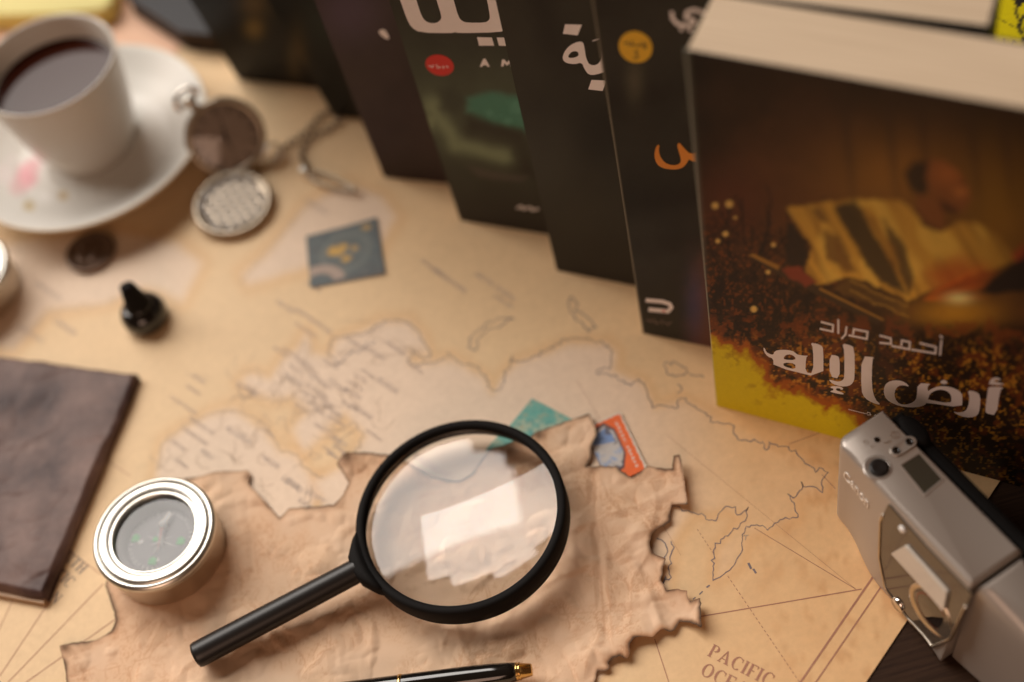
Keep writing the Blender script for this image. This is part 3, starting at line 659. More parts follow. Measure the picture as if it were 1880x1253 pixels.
    col = mixl(col, .7 * sstep(.62, .74, n2) * sstep(40, 4, s) * (s > -3), ink(120, 80, 10))
    col = mixl(col, .5 * sstep(.0022, .0004, u) * sstep(.05, .15, v), ink(88, 76, 62)); col = mixl(col, .6 * sstep(.0006, .0, u), ink(150, 130, 110))
    return np.clip(col, .002, .85)
BB = at(1315, 745); WB = np.array([.805, -.593, 0])
tb, PB, WB, UB, NB = book('thick_novel', 'thick novel with fiery autumn cover and large white Arabic title, nearest the camera', BB, WB, (.008, -.006, 1), .145, .199, .0258, paint_big, res=.00062)
K = 500 / 1880; cr = lambda p: crop(p, 1380, 560, K)
T = [[cr([(80, 295), (92, 300), (100, 325), (125, 340), (150, 345), (155, 325), (180, 312), (230, 310), (285, 318), (305, 335), (320, 345), (370, 352), (390, 350), (375, 365), (370, 465), (425, 475), (425, 300), (405, 262), (450, 268), (480, 280), (495, 300), (495, 510), (150, 425), (150, 372), (110, 358), (85, 325)]), cr([(222, 360), (240, 345), (270, 342), (300, 360), (302, 382), (222, 378)]), cr([(220, 398), (302, 405), (302, 447), (220, 425)])],
     [cr([(538, 345), (590, 350), (608, 370), (608, 512), (538, 495)])],
     [cr([(625, 268), (670, 275), (710, 295), (712, 500), (700, 540), (670, 562), (620, 565), (560, 548), (530, 515), (560, 522), (600, 532), (630, 520), (640, 500), (640, 320)])],
     [cr([(545, 562), (600, 562), (628, 572), (632, 585), (614, 588), (612, 578), (585, 575), (580, 590), (634, 608), (634, 622), (545, 603), (545, 594), (565, 590), (562, 576), (545, 576)])],
     [cr([(758, 355), (850, 362), (832, 375), (828, 560), (850, 650), (895, 692), (840, 680), (780, 645), (755, 590)])],
     [cr([(910, 585), (925, 545), (960, 525), (1010, 520), (1060, 535), (1092, 568), (1050, 555), (1010, 560), (985, 600), (990, 650), (1020, 685), (1070, 690), (1120, 670), (1140, 640), (1145, 540), (1240, 545), (1215, 560), (1215, 600), (1240, 580), (1290, 562), (1350, 562), (1410, 580), (1450, 610), (1455, 640), (1452, 712), (1205, 675), (1200, 690), (1160, 705), (1100, 710), (1020, 700), (950, 670), (918, 635)]), cr([(1218, 650), (1230, 615), (1270, 590), (1320, 585), (1365, 605), (1380, 640), (1375, 682), (1218, 655)])],
     [cr([(1295, 535), (1325, 515), (1358, 535), (1330, 552)])],
     [cr([(1490, 590), (1545, 598), (1580, 625), (1575, 720), (1560, 765), (1510, 780), (1440, 770), (1385, 735), (1430, 745), (1475, 735), (1495, 700), (1505, 640)])],
     [cr([(1635, 566), (1720, 566), (1738, 575), (1714, 590), (1690, 765), (1620, 750), (1612, 730), (1630, 590)])],
     [cr([(1640, 540), (1648, 515), (1680, 500), (1712, 506), (1722, 520), (1680, 518), (1672, 530), (1736, 542), (1738, 556), (1635, 550)])]]
for p in T: decal('title_letter', p, PB, M['ink_white'], tb)
strokes('author_lettering', [cr(p) for p in ([(478, 118), (562, 140), (560, 185), (470, 165)], [(598, 100), (598, 200)], [(655, 150), (648, 205), (620, 235)], [(668, 210), (795, 236), (800, 187), (705, 168), (700, 206)], [(882, 212), (960, 232), (962, 270), (882, 262)], [(966, 284), (1088, 307), (1092, 258), (1037, 246), (1033, 286)], [(1100, 309), (1268, 336), (1272, 292), (1160, 264)], [(1310, 245), (1300, 350)], [(1300, 212), (1318, 232)])], 3.6, PB, M['ink_white'], tb)
strokes('subtitle_lettering', [cr(p) for p in ([(668, 722), (720, 735), (790, 752)], [(795, 755), (800, 742), (815, 745), (822, 760), (798, 760)], [(845, 768), (855, 758), (862, 770)])], 1.2, PB, M['ink_white'], tb)

def lean_up(B, px, py, L):
    d = ray((px, py)); o = np.array([0, 0, H]); t = np.linspace(0, .0004, 40001)[:, None]; P = o + t * d
    e = np.abs(np.linalg.norm(P - B, axis=1) - L) + (P[:, 2] < .03) * 9
    return unit(P[np.argmin(e)] - B)
# --- dark novel with the yellow badge
def paint_f(x, y, u, v):
    n = vnoise(x + 900, y + 900, 90, 81); n2 = vnoise(x + 900, y + 900, 30, 82)
    col = np.tile(ink(34, 26, 20), (len(x), 1)) * (.5 + .75 * n)[:, None]
    for yc, h_, k in ((175, 40, .7), (370, 32, .85), (450, 26, .6)): col = mixl(col, k * np.exp(-((y + .12 * (x - 1200) - yc) / h_) ** 2) * (.5 + n2).clip(0, 1), ink(18, 12, 9))
    col = mixl(col, .5 * np.exp(-((x - 1165) / 16) ** 2 - ((y - 150) / 40) ** 2), ink(74, 58, 42))
    col = mixl(col, .8 * sstep(1240, 1310, x + 50 * (n2 - .5)) * sstep(420, 520, y), ink(72, 36, 26)); col = mixl(col, .5 * np.exp(-((x - 1275) / 18) ** 2 - ((y - 560) / 60) ** 2), ink(48, 40, 60))
    col = mixl(col, .6 * sstep(.0008, .0002, u), ink(120, 95, 75))
    return np.clip(col, .002, .85)
BF = at(1180, 612)
tf, PF, WF, UF, NF = book('dark_novel', 'dark brown novel with yellow round badge and orange Arabic letter, second from the camera', BF, (.832, -.553, 0), lean_up(BF, 1105, 0, .188), .124, .1965, .022, paint_f, res=.0010)
k4 = 640 / 1253; c4 = lambda p: crop(p, 920, 0, k4)
el = lambda cx, cy, rx, ry, a=0, n=28: [(cx + rx * math.cos(t) * math.cos(a) - ry * math.sin(t) * math.sin(a), cy + rx * math.cos(t) * math.sin(a) + ry * math.sin(t) * math.cos(a)) for t in [2 * math.pi * i / n for i in range(n)]]
decal('round_badge', [c4(el(483, 170, 62, 56, .5))], PF, M['ink_yellow'], tf)
strokes('badge_lettering', [c4(p) for p in ([(440, 158), (455, 152), (460, 165), (475, 160), (490, 168), (500, 158), (508, 170)], [(470, 146), (472, 166)], [(512, 150), (514, 176)], [(520, 154), (520, 178)], [(478, 185), (492, 184), (484, 195), (494, 203), (486, 212), (474, 208)])], 2.0, PF, M['ink_black'], tf, off=.0002)
decal('orange_letter', [c4([(550, 562), (556, 528), (570, 518), (566, 545), (576, 573), (600, 593), (632, 595), (648, 582), (642, 556), (632, 522), (640, 512), (660, 536), (682, 556), (704, 545), (720, 525), (760, 560), (740, 590), (690, 582), (674, 572), (668, 588), (650, 606), (620, 611), (582, 606), (560, 592)])], PF, M['ink_orange'], tf)
strokes('author_lettering', [c4(p) for p in ([(613, 42), (616, 68), (634, 88), (672, 93), (694, 84), (692, 72), (664, 64), (668, 44), (692, 36), (725, 46), (770, 70)], [(642, 106), (654, 107)], [(672, 109), (686, 110)])], 6.5, PF, M['ink_white'], tf)
strokes('publisher_emblem', [c4([(520, 1080), (580, 1085), (606, 1094), (612, 1106), (600, 1120), (530, 1113)])], 7.0, PF, M['ink_white'], tf)
strokes('emblem_dot', [c4([(580, 1119), (590, 1119)])], 2.5, PF, M['ink_red'], tf, off=.0002)
strokes('publisher_lettering', [c4(p) for p in ([(522, 1150), (540, 1158), (542, 1146)], [(550, 1148), (556, 1164), (570, 1160)], [(576, 1150), (580, 1166)], [(588, 1158), (600, 1168), (612, 1158)])], 1.6, PF, M['ink_grey'], tf)

# --- dark novel with the pale letter
def paint_e(x, y, u, v):
    n = vnoise(x + 900, y + 900, 110, 91); n2 = vnoise(x + 900, y + 900, 40, 92)
    col = np.tile(ink(33, 25, 18), (len(x), 1)) * (.5 + .8 * n)[:, None]
    col = mixl(col, .9 * np.exp(-(((x - 1110) / 75) ** 2 + ((y - 245) / 70) ** 2) ** 1.5), ink(16, 11, 8))
    col = mixl(col, .7 * np.exp(-(((x - 990 - .3 * y) / 26) ** 2)) * sstep(200, 60, y), ink(20, 13, 9))
    col = mixl(col, .45 * np.exp(-((y - 300) / 90) ** 2) * sstep(1090, 1000, x), ink(44, 36, 29)); col = mixl(col, .7 * sstep(330, 480, y), ink(26, 18, 13))
    return np.clip(col, .002, .85)
BE = at(1022, 497)
te, PE, WE, UE, NE = book('dark_novel', 'near-black novel with one pale dotted Arabic letter, third from the camera', BE, (.83, -.555, 0), lean_up(BE, 925, 0, .16), .142, .205, .018, paint_e, res=.0012)
decal('title_letter', [c4([(220, 215), (225, 190), (245, 165), (275, 150), (295, 152), (300, 175), (305, 210), (318, 235), (345, 235), (360, 215), (358, 185), (365, 168), (385, 190), (392, 240), (375, 258), (340, 270), (315, 270), (300, 250), (290, 225), (265, 232), (235, 228)]), c4([(240, 202), (255, 185), (275, 185), (280, 200), (265, 208), (245, 210)])], PE, M['ink_white'], te)
for p in ([(230, 88), (290, 90), (275, 128), (222, 122)], [(325, 288), (378, 290), (365, 328), (313, 322)]): decal('letter_dot', [c4(p)], PE, M['ink_white'], te, smooth=0)
strokes('accent_stroke', [c4([(328, 148), (378, 133)])], 1.6, PE, M['ink_white'], te)

# --- green novel with red badge
def paint_d(x, y, u, v):
    n = vnoise(x + 900, y + 900, 70, 101); n2 = vnoise(x + 900, y + 900, 24, 102)
    col = np.tile(ink(34, 27, 20), (len(x), 1)) * (.6 + .5 * n)[:, None]
    col = mixl(col, .7 * np.exp(-((y - 190) / 95) ** 2) * (.5 + .7 * n).clip(0, 1), ink(60, 55, 39))
    wx, wy = x + 16 * (n2 - .5), y + 16 * (n - .5)
    S = lambda p, b=7: sstep(-b, b, sdist(wx, wy, p))
    col = mixl(col, .85 * S([(855, 180), (900, 170), (960, 178), (985, 245), (900, 222), (862, 205)], 9), ink(50, 80, 62)); col = mixl(col, .35 * sstep(.5, .7, n2) * S([(855, 180), (960, 178), (985, 245), (862, 205)], 9), ink(74, 100, 80))
    col = mixl(col, .8 * S([(862, 212), (962, 242), (985, 330), (880, 290), (850, 260)], 12), ink(26, 17, 12))
    dl = np.full(len(x), 1e9)
    for (ax_, ay_), (bx_, by_) in (((792, 192), (812, 228)), ((812, 228), (838, 264)), ((838, 264), (880, 272)), ((880, 272), (928, 286)), ((795, 215), (770, 250))):
        q = np.clip(((wx - ax_) * (bx_ - ax_) + (wy - ay_) * (by_ - ay_)) / ((bx_ - ax_) ** 2 + (by_ - ay_) ** 2), 0, 1); dl = np.minimum(dl, np.hypot(wx - ax_ - q * (bx_ - ax_), wy - ay_ - q * (by_ - ay_)))
    col = mixl(col, .75 * np.exp(-(dl / 12) ** 2), ink(112, 104, 74)); col = mixl(col, .5 * np.exp(-(dl / 26) ** 2), ink(70, 64, 46))
    col = mixl(col, .6 * S([(805, 165), (835, 160), (852, 185), (838, 205), (812, 200)], 12), ink(34, 28, 21)); col = mixl(col, .5 * S([(855, 302), (900, 312), (970, 326), (960, 336), (880, 324)], 8), ink(66, 48, 40))
    col = mixl(col, .85 * sstep(330, 400, y), ink(28, 20, 15))
    return np.clip(col, .002, .85)
BD = at(845, 405)
td, PD, WD, UD, ND = book('green_novel', 'murky green novel with red round badge and huge white letters', BD, (.848, -.530, 0), lean_up(BD, 700, 0, .138), .142, .205, .018, paint_d, res=.0013)
k3 = 320 / 911; c3 = lambda p: crop(p, 680, 0, k3)
decal('title_letter', [c3([(90, -170), (155, 0), (190, 100), (215, 145), (260, 172), (430, 175), (440, 168), (460, 175), (680, 170), (705, 155), (713, 130), (690, 0), (650, -170)]), c3([(195, -150), (240, 0), (265, 80), (285, 110), (310, 122), (345, 122), (368, 105), (372, 85), (345, 0), (300, -150)]), c3([(390, -150), (435, 0), (460, 90), (480, 112), (505, 120), (600, 120), (622, 105), (625, 85), (610, 0), (570, -150)])], PD, M['ink_white'], td)
for p in ([(557, 195), (635, 197), (647, 240), (568, 240)], [(660, 197), (742, 197), (750, 243), (672, 240)]): decal('letter_dot', [c3(p)], PD, M['ink_white'], td, smooth=0)
decal('latin_letter', [c3([(572, 350), (590, 308), (602, 308), (624, 350), (612, 350), (606, 342), (590, 342), (584, 350)])], PD, M['ink_white'], td, smooth=0)
decal('latin_letter', [c3([(683, 348), (688, 312), (700, 312), (714, 328), (728, 312), (742, 312), (745, 350), (733, 350), (731, 332), (714, 345), (700, 332), (696, 349)])], PD, M['ink_white'], td, smooth=0)
decal('round_badge', [c3(el(362, 342, 76, 54, .25))], PD, M['ink_red'], td)
strokes('badge_lettering', [c3(p) for p in ([(305, 345), (325, 352), (330, 340)], [(345, 338), (350, 355), (370, 352)], [(380, 345), (384, 360)], [(395, 345), (408, 355)])], 1.6, PD, M['ink_white'], td, off=.0002)
strokes('publisher_lettering', [c3(p) for p in ([(765, 1090), (790, 1078), (800, 1095), (830, 1085)], [(835, 1080), (845, 1100), (880, 1092)])], 3.0, PD, M['ink_white'], td)

# --- purple-brown book and the two blurred books behind it
def plain_paint(c, spots=(), s=70, seed=111):
    def f(x, y, u, v):
        n = vnoise(x + 900, y + 900, s, seed); col = np.tile(c, (len(x), 1)) * (.65 + .7 * n)[:, None]
        for (sx, sy, rx, ry, cc, k) in spots: col = mixl(col, k * np.exp(-((x - sx) / rx) ** 2 - ((y - sy) / ry) ** 2), cc)
        return np.clip(col, .002, .85)
    return f
BC = at(705, 326)
tc_, PC, WC, UC, NC = book('purple_novel', 'plain dark purple book standing behind the green novel', BC, (.88, -.475, 0), lean_up(BC, 600, 0, .118), .14, .20, .018, plain_paint(ink(40, 24, 21), [(640, 20, 60, 60, ink(58, 38, 46), .8), (740, 330, 90, 60, ink(26, 14, 11), .8)]), res=.003)
decal('pale_mark', [c3([(38, 165), (72, 150), (98, 190), (96, 210), (60, 192)])], PC, M['ink_white'], tc_)
BA2 = at(612, 214)
book('black_novel', 'dark greenish black book standing between the purple book and the gold figured book', BA2, (.88, -.475, 0), lean_up(BA2, 545, 60, .07), .10, .19, .014, plain_paint(ink(10, 8, 6), [(600, 40, 50, 50, ink(28, 26, 20), .8), (545, 120, 16, 60, ink(66, 42, 18), .8)]), res=.003)
BA1 = at(437, 146)
book('black_novel', 'black book with faint gold figures, farthest one left behind the pocket watch', BA1, (.86, -.51, 0), lean_up(BA1, 375, 0, .065), .13, .19, .018, plain_paint(ink(8, 5, 4), [(470, 8, 26, 20, ink(84, 54, 24), .9), (466, 52, 16, 18, ink(96, 64, 28), .9), (540, 105, 12, 40, ink(60, 40, 20), .8), (520, 10, 60, 30, ink(26, 20, 12), .8)]), res=.003)

# --- yellow and black book at the right, behind the novels
def paint_y(x, y, u, v):
    n = vnoise(x + 900, y + 900, 10, 121, 3)
    col = np.tile(np.array([.62, .50, .004]), (len(x), 1)); s = x - (1858 + .22 * y) + 9 * (n - .5)
    col = mixl(col, sstep(0, 3, s), np.array([.02, .017, .012])); col = mixl(col, sstep(6, 10, s) * sstep(.56, .62, n), np.array([.6, .48, .004]))
    col = mixl(col, sstep(1.4, .4, np.abs((x - 1826) * .55 - (y - 30))), ink(20, 16, 10))
    return np.clip(col, .002, .8)
def build_printed_box():
    zt = .130; bk = np.array([-WF[1], WF[0], 0]); bk = bk if bk[1] > 0 else -bk; c0 = BF + WF * .098 + bk * .027
    t = thing('printed_box', (c0[0], c0[1], 0), 'black and bright yellow printed box behind the novels in the upper right corner', 'box')
    nu, nv = 150, 170; a = np.linspace(0, 1, nu)[:, None, None]; b_ = np.linspace(0, 1, nv)[None, :, None]
    P = (c0 + a * WF * .13 + b_ * bk * .12 + np.array([0, 0, zt])).reshape(-1, 3); px = proj(P)
    obj('lid', P, grid_faces(nu, nv), M['cover'], t, False, paint_y(px[:, 0], px[:, 1], 0, 0))
    obj('body', *box(c0, WF * .13, bk * .12, (0, 0, zt - .0002)), M['ink_black'], t)
    strokes('yellow_band_lettering', [[(1844, 70), (1844, 80), (1850, 85), (1858, 82), (1862, 72)], [(1864, 75), (1866, 77)], [(1850, 90), (1858, 88), (1862, 94)]], 2.2, Plane(c0 + np.array([0, 0, zt]), (0, 0, 1)), M['ink_black'], t)
build_printed_box()

# ------------------------------------------------------------------ cup, coffee, saucer
cc = at(156, 245, .0195); cup_c = np.array([-.1795, .5605, 0])
def build_saucer():
    prof = [(.0, .0035), (.020, .0035), (.024, .0040), (.026, .0052), (.030, .0056), (.040, .0078), (.050, .0125), (.0570, .0165), (.0608, .0186), (.0626, .0194), (.0634, .0193), (.0637, .0186), (.0630, .0174), (.054, .0120), (.038, .0040), (.026, .0022), (.025, .0004), (.022, .0004), (.021, .0018), (0, .0018)]
    V, F = lathe(prof, (cc[0], cc[1], .0004), seg=120); V = np.array(V); px = proj(V); x, y = px[:, 0], px[:, 1]
    return prof
def saucer_mesh():
    prof = np.array(build_saucer()); P = []
    for a, b in zip(prof[:-1], prof[1:]):
        n = max(1, int(np.hypot(*(b - a)) / .0012))
        for k in range(n): P.append(a + (b - a) * k / n)
    P.append(prof[-1])
    V, F = lathe(P, (cc[0], cc[1], .0004), seg=180); V = np.array(V); px = proj(V); x, y = px[:, 0], px[:, 1]
    col = np.tile(np.array([.70, .68, .63]), (len(V), 1)); n = vnoise(x + 900, y + 900, 16, 131, 2)
    topside = V[:, 2] > .0038
    for sx, sy, r, c, k in ((50, 325, 30, (.72, .30, .34), .85), (30, 345, 22, (.74, .50, .50), .7), (62, 305, 16, (.70, .36, .38), .8), (10, 320, 26, (.80, .72, .70), .7), (85, 360, 16, (.80, .78, .74), .8), (118, 358, 12, (.50, .34, .12), .75), (52, 378, 11, (.52, .38, .14), .7), (20, 290, 14, (.80, .74, .72), .6)):
        k_ = k * sstep(r, r * .4, np.hypot(x - sx, y - sy) + 14 * (n - .5)) * topside; col = mixl(col, k_, np.array(c))
    ring = np.exp(-((np.hypot(V[:, 0] - cc[0], V[:, 1] - cc[1]) - .0634) / .0006) ** 2); col = mixl(col, .75 * ring, np.array([.62, .44, .20]))
    o = obj('saucer', V, F, M['saucer'], None, True, col)
    tag(o, 'white porcelain saucer with pink rose print and gilt rim under the coffee cup', 'saucer')
saucer_mesh()
def build_cup():
    z0 = .0040
    outer = [(.0, .0012), (.0185, .0012), (.0190, .0), (.0215, .0), (.0222, .0015), (.0235, .0032), (.0272, .0130), (.0302, .0260), (.0324, .0400), (.0340, .0520), (.0350, .0565), (.0351, .0572), (.0348, .0577), (.0342, .0578), (.0335, .0573), (.0329, .0560), (.0312, .0430), (.0285, .0260), (.0245, .0110), (.0200, .0050), (.0, .0040)]
    V, F = lathe(outer, (cup_c[0], cup_c[1], z0), seg=96)
    o = obj('coffee_cup', V, F, M['porcelain'], None, True); tag(o, 'white tapered porcelain cup of black coffee on the saucer', 'cup')
    V, F = lathe([(.0, .0445), (.0290, .0445), (.0306, .0447), (.0310, .0452), (.0308, .0430), (.0, .0420)], (cup_c[0], cup_c[1], z0), seg=72)
    o = obj('coffee', V, F, M['coffee'], None, True); tag(o, 'glossy black coffee filling the white cup', 'coffee')
build_cup()

# ------------------------------------------------------------------ compass and its cut-off twin
def build_compass(c, name, label, zb=.0012, full=True):
    t = thing(name, (c[0], c[1], zb), label, 'compass' if full else 'case')
    o = (c[0], c[1], zb); R = .0255
    obj('body', *lathe([(0, 0), (.0228, 0), (.0240, .0008), (.0244, .0022), (.0246, .0130), (.0249, .0146), (.0176, .0146), (.0174, .0096)], o, seg=96), M['steel_side'], t, True)
    obj('bezel', *lathe([(.0244, .0144), (.0253, .0150), (.0257, .0164), (.0254, .0178), (.0244, .0186), (.02345, .0186), (.0234, .0181), (.0232, .0181), (.02315, .0186), (.0212, .0187), (.0200, .0185), (.0193, .0182), (.0187, .01795), (.0185, .0178), (.0180, .0182), (.0175, .0183), (.0171, .0178), (.0169, .0160), (.0172, .0150)], o, seg=128, closed=True), M['steel'], t, True)
    if not full:
        obj('lid', *lathe([(.0171, .0172), (.012, .0180), (.006, .0184), (0, .0185)], o, seg=64), M['steel'], t, True); return t
    obj('dial', *lathe([(.0171, .0100), (0, .0100)], o, seg=64), M['dial'], t)
    obj('dial_ring', *lathe([(.0170, .0150), (.0160, .0150), (.0150, .0122), (.0146, .0120), (.0140, .0102)], o, seg=64), M['dial_step'], t, True)
    ctr = np.array(o); pr = lambda x, y, z: ctr + np.array([x, y, z])
    a0 = math.radians(-38)
    star = []
    for k in range(8):                                                       # compass rose
        a = a0 + k * math.pi / 4; l = .0085 if k % 2 == 0 else .0055
        star.append(([pr(0, 0, .0102), pr(.0013 * math.cos(a + .45), .0013 * math.sin(a + .45), .0102), pr(l * math.cos(a), l * math.sin(a), .0102)], [(0, 1, 2)]))
    obj('compass_rose', *join(star), M['white'], t)
    ps = [(505 * .2155 + 140, 640 * .2155 + 850), (890 * .2155 + 140, 665 * .2155 + 850), (650 * .2155 + 140, 835 * .2155 + 850), (675 * .2155 + 140, 650 * .2155 + 850)]
    for i, (x, y) in enumerate(ps):
        q = at(x, y, zb + .0104); s = .0016 if i < 3 else .0010
        u = unit(at(x + 10, y, 0) - at(x, y, 0)); v = np.array([-u[1], u[0], 0])
        obj('direction_mark', *slab([q - u * s - v * s, q + u * s - v * s, q + u * s + v * s * .6, q + v * s * 1.2, q - u * s + v * s * .6], (0, 0, 1), .0002), M['green'], t)
    ticks = []
    for k in range(36):
        a = k * math.pi / 18; r0, r1 = .0120, .0132 if k % 3 else .0136; d = np.array([math.cos(a), math.sin(a), 0]); n = np.array([-d[1], d[0], 0]) * .0002
        ticks.append(([ctr + d * r0 - n + (0, 0, .0103), ctr + d * r1 - n + (0, 0, .0103), ctr + d * r1 + n + (0, 0, .0103), ctr + d * r0 + n + (0, 0, .0103)], [(0, 1, 2, 3)]))
    for k in range(4):
        a = a0 + math.pi / 8 + k * math.pi / 2; q = pr(.0085 * math.cos(a), .0085 * math.sin(a), .0103); ticks.append(([q + (-.001, -.0008, 0), q + (.001, -.0008, 0), q + (.001, .0008, 0), q + (-.001, .0008, 0)], [(0, 1, 2, 3)]))
    o_ = obj('dial_ticks', *join(ticks), M['white'], t); o_['kind'] = 'stuff'
    hub = at(735 * .2155 + 140, 520 * .2155 + 850, zb + .0125); tip = at(800 * .2155 + 140, 420 * .2155 + 850, zb + .0128); tail = at(690 * .2155 + 140, 760 * .2155 + 850, zb + .0125)
    d = unit(tip - hub); n = np.array([-d[1], d[0], 0])
    obj('needle', *slab([hub + n * .0011, hub - n * .0011, tip - n * .0010, tip + n * .0010], (0, 0, 1), .0003), M['white'], t)
    d2 = unit(tail - hub); n2 = np.array([-d2[1], d2[0], 0])
    obj('needle', *slab([hub + n2 * .0008, hub - n2 * .0008, tail], (0, 0, 1), .0003), M['red'], t)
    obj('hub', *lathe([(.0017, -.0022), (.0017, .0004), (.0012, .0009), (0, .0011)], hub, seg=24), M['white'], t, True)
    obj('glass', *lathe([(.0172, .0160), (.010, .01606), (0, .0161)], o, seg=64), M['glass_thin'], t, True)
    return t
cco = at(281, 976, .0198); build_compass(cco, 'compass', 'round silver pocket compass lying left of the magnifying glass handle')
cc2 = at(-82, 502, .0185); build_compass(cc2, 'metal_case', 'round silver case cut off by the left edge, below the saucer', .0003, full=False)

# ------------------------------------------------------------------ magnifying glass
def build_magnifier():
    hd0 = at(358, 1205, .0078) ; hd1 = at(662, 1052, .0125)
    rc = at(843, 941, .0175)                                                  # centre of the top rim
    ax = unit(np.array([rc[0] - hd0[0], rc[1] - hd0[1], 0])); tilt = -.045
    Nn = unit(np.array([ax[0] * tilt, ax[1] * tilt, 1.0]))
    t = thing('magnifying_glass', (rc[0], rc[1], .002), 'black framed magnifying glass with round lens lying on the burnt paper', 'magnifying glass')
    top = rc; bot = rc - Nn * .0105
    Ro, Ri = .0424, .0387
    obj('frame', *lathe([(Ri + .0012, -.0105), (Ro - .0004, -.0105), (Ro, -.0101), (Ro, -.0010), (Ro - .0005, -.0003), (Ro - .0012, 0), (Ri + .0008, 0), (Ri, -.0010), (Ri, -.0032), (Ri + .0006, -.0036), (Ri + .0012, -.0046)], top, Nn, seg=160, closed=True), M['black_matt'], t, True)
    # biconvex lens
    rl = Ri + .0009; hc = -.0052; s = .0027; prof = []
    for k in range(25):
        r = rl * math.cos(k / 24 * math.pi / 2); prof.append((rl * (1 - k / 24), hc + .0004 + s * (1 - ((1 - k / 24)) ** 2)))
    rr_ = [p for p in prof if p[0] > 1e-4]; n_ = 128
    Vt, Ft = lathe(rr_, top, Nn, seg=n_); Vb, Fb = lathe([(r, 2 * hc - h) for r, h in rr_], top, Nn, seg=n_)
    Fb = [f[::-1] for f in Fb]; k_ = len(rr_)
    V = list(Vt) + list(Vb); F = list(Ft) + [tuple(i + len(Vt) for i in f) for f in Fb]
    pt = len(V); V += [top + Nn * (hc + .0004 + s), top + Nn * (hc - .0004 - s)]
    for i in range(n_):
        j = (i + 1) % n_; b0 = (k_ - 1) * n_
        F.append((b0 + i, b0 + j, pt)); F.append((len(Vt) + b0 + j, len(Vt) + b0 + i, pt + 1)); F.append((i, len(Vt) + i, len(Vt) + j, j))
    lo_ = obj('lens', V, F, M['lens'], t, True); lo_.data.set_sharp_from_angle(angle=math.radians(40))
    # collar that grips the handle
    e = unit(np.array(hd1) - np.array(hd0)); rr = Ro
    side = unit(np.cross(Nn, ax)); hc3 = rc - Nn * .0056
    rings = []
    for f, hw in ((0, .0125), (.35, .0112), (.7, .0082), (1, .0060)):
        base = hc3 - unit(ax) * (rr - .0015 + f * .0060)
        rings.append([base + side * hw * math.cos(a) * (1) + Nn * (.0054 - .0006 * f) * math.sin(a) for a in [2 * math.pi * k / 28 for k in range(28)]])
    def sq(ring_, f): return ring_
    # the wide arc follows the rim
    R2 = []
    for f, wdeg, hgt in ((0.0, 22, .0050), (.4, 17, .0050), (.75, 11, .0048), (1.0, 7.5, .0044)):
        ring_ = []
        for k in range(32):
            a = 2 * math.pi * k / 32; ca, sa = math.cos(a), math.sin(a)
            ca = math.copysign(abs(ca) ** .7, ca); sa = math.copysign(abs(sa) ** .5, sa)
            ang = math.radians(wdeg) * ca; dirv = -ax * math.cos(ang) + side * math.sin(ang)
            ring_.append(hc3 + dirv * (rr - .0006 + .0050 * f) + Nn * hgt * sa)
        R2.append(ring_)
    obj('collar', *loft(R2), M['black_matt'], t, True)
    # handle
    h1 = hc3 - ax * (rr + .0030); L = np.linalg.norm(h1 - hd0); dr = unit(h1 - hd0)
    obj('handle', *lathe([(0, 0), (.0040, 0), (.0049, .0004), (.0052, .0014), (.0052, .004), (.0051, L * .5), (.0049, L)], hd0, dr, seg=48), M['black_plastic'], t, True)
build_magnifier()

# ------------------------------------------------------------------ pen
def build_pen():
    z = .0062; a = at(977, 1230, z + .0008); b = at(738, 1261, z + .0008); d = unit(b - a); L = .135
    t = thing('pen', (a[0], a[1], .0015), 'black ballpoint pen with gold tip and band at the bottom edge', 'pen')
    ln = np.linalg.norm(b - a)
    obj('tip', *lathe([(0, 0), (.0021, 0), (.0023, .0003), (.0030, .0042), (.0033, .0043), (.0033, .0049), (.0031, .0050), (.0031, .0053), (.0034, .0054), (.0034, .0060), (0, .0060)], a, d, seg=32), M['gold'], t, True)
    obj('barrel', *lathe([(0, .0060), (.0034, .0060), (.0038, .009), (.0042, .016), (.0044, .024), (.0045, ln - .0005)], a, d, seg=40), M['black_gloss'], t, True)
    obj('band', *lathe([(.0044, ln - .0005), (.0047, ln - .0004), (.0047, ln + .0008), (.0044, ln + .0009)], a, d, seg=40), M['gold'], t, True)
    obj('cap', *lathe([(.0045, ln + .0009), (.0046, ln + .03), (.0042, L - .006), (.0030, L), (0, L)], a, d, seg=40), M['black_gloss'], t, True)
build_pen()

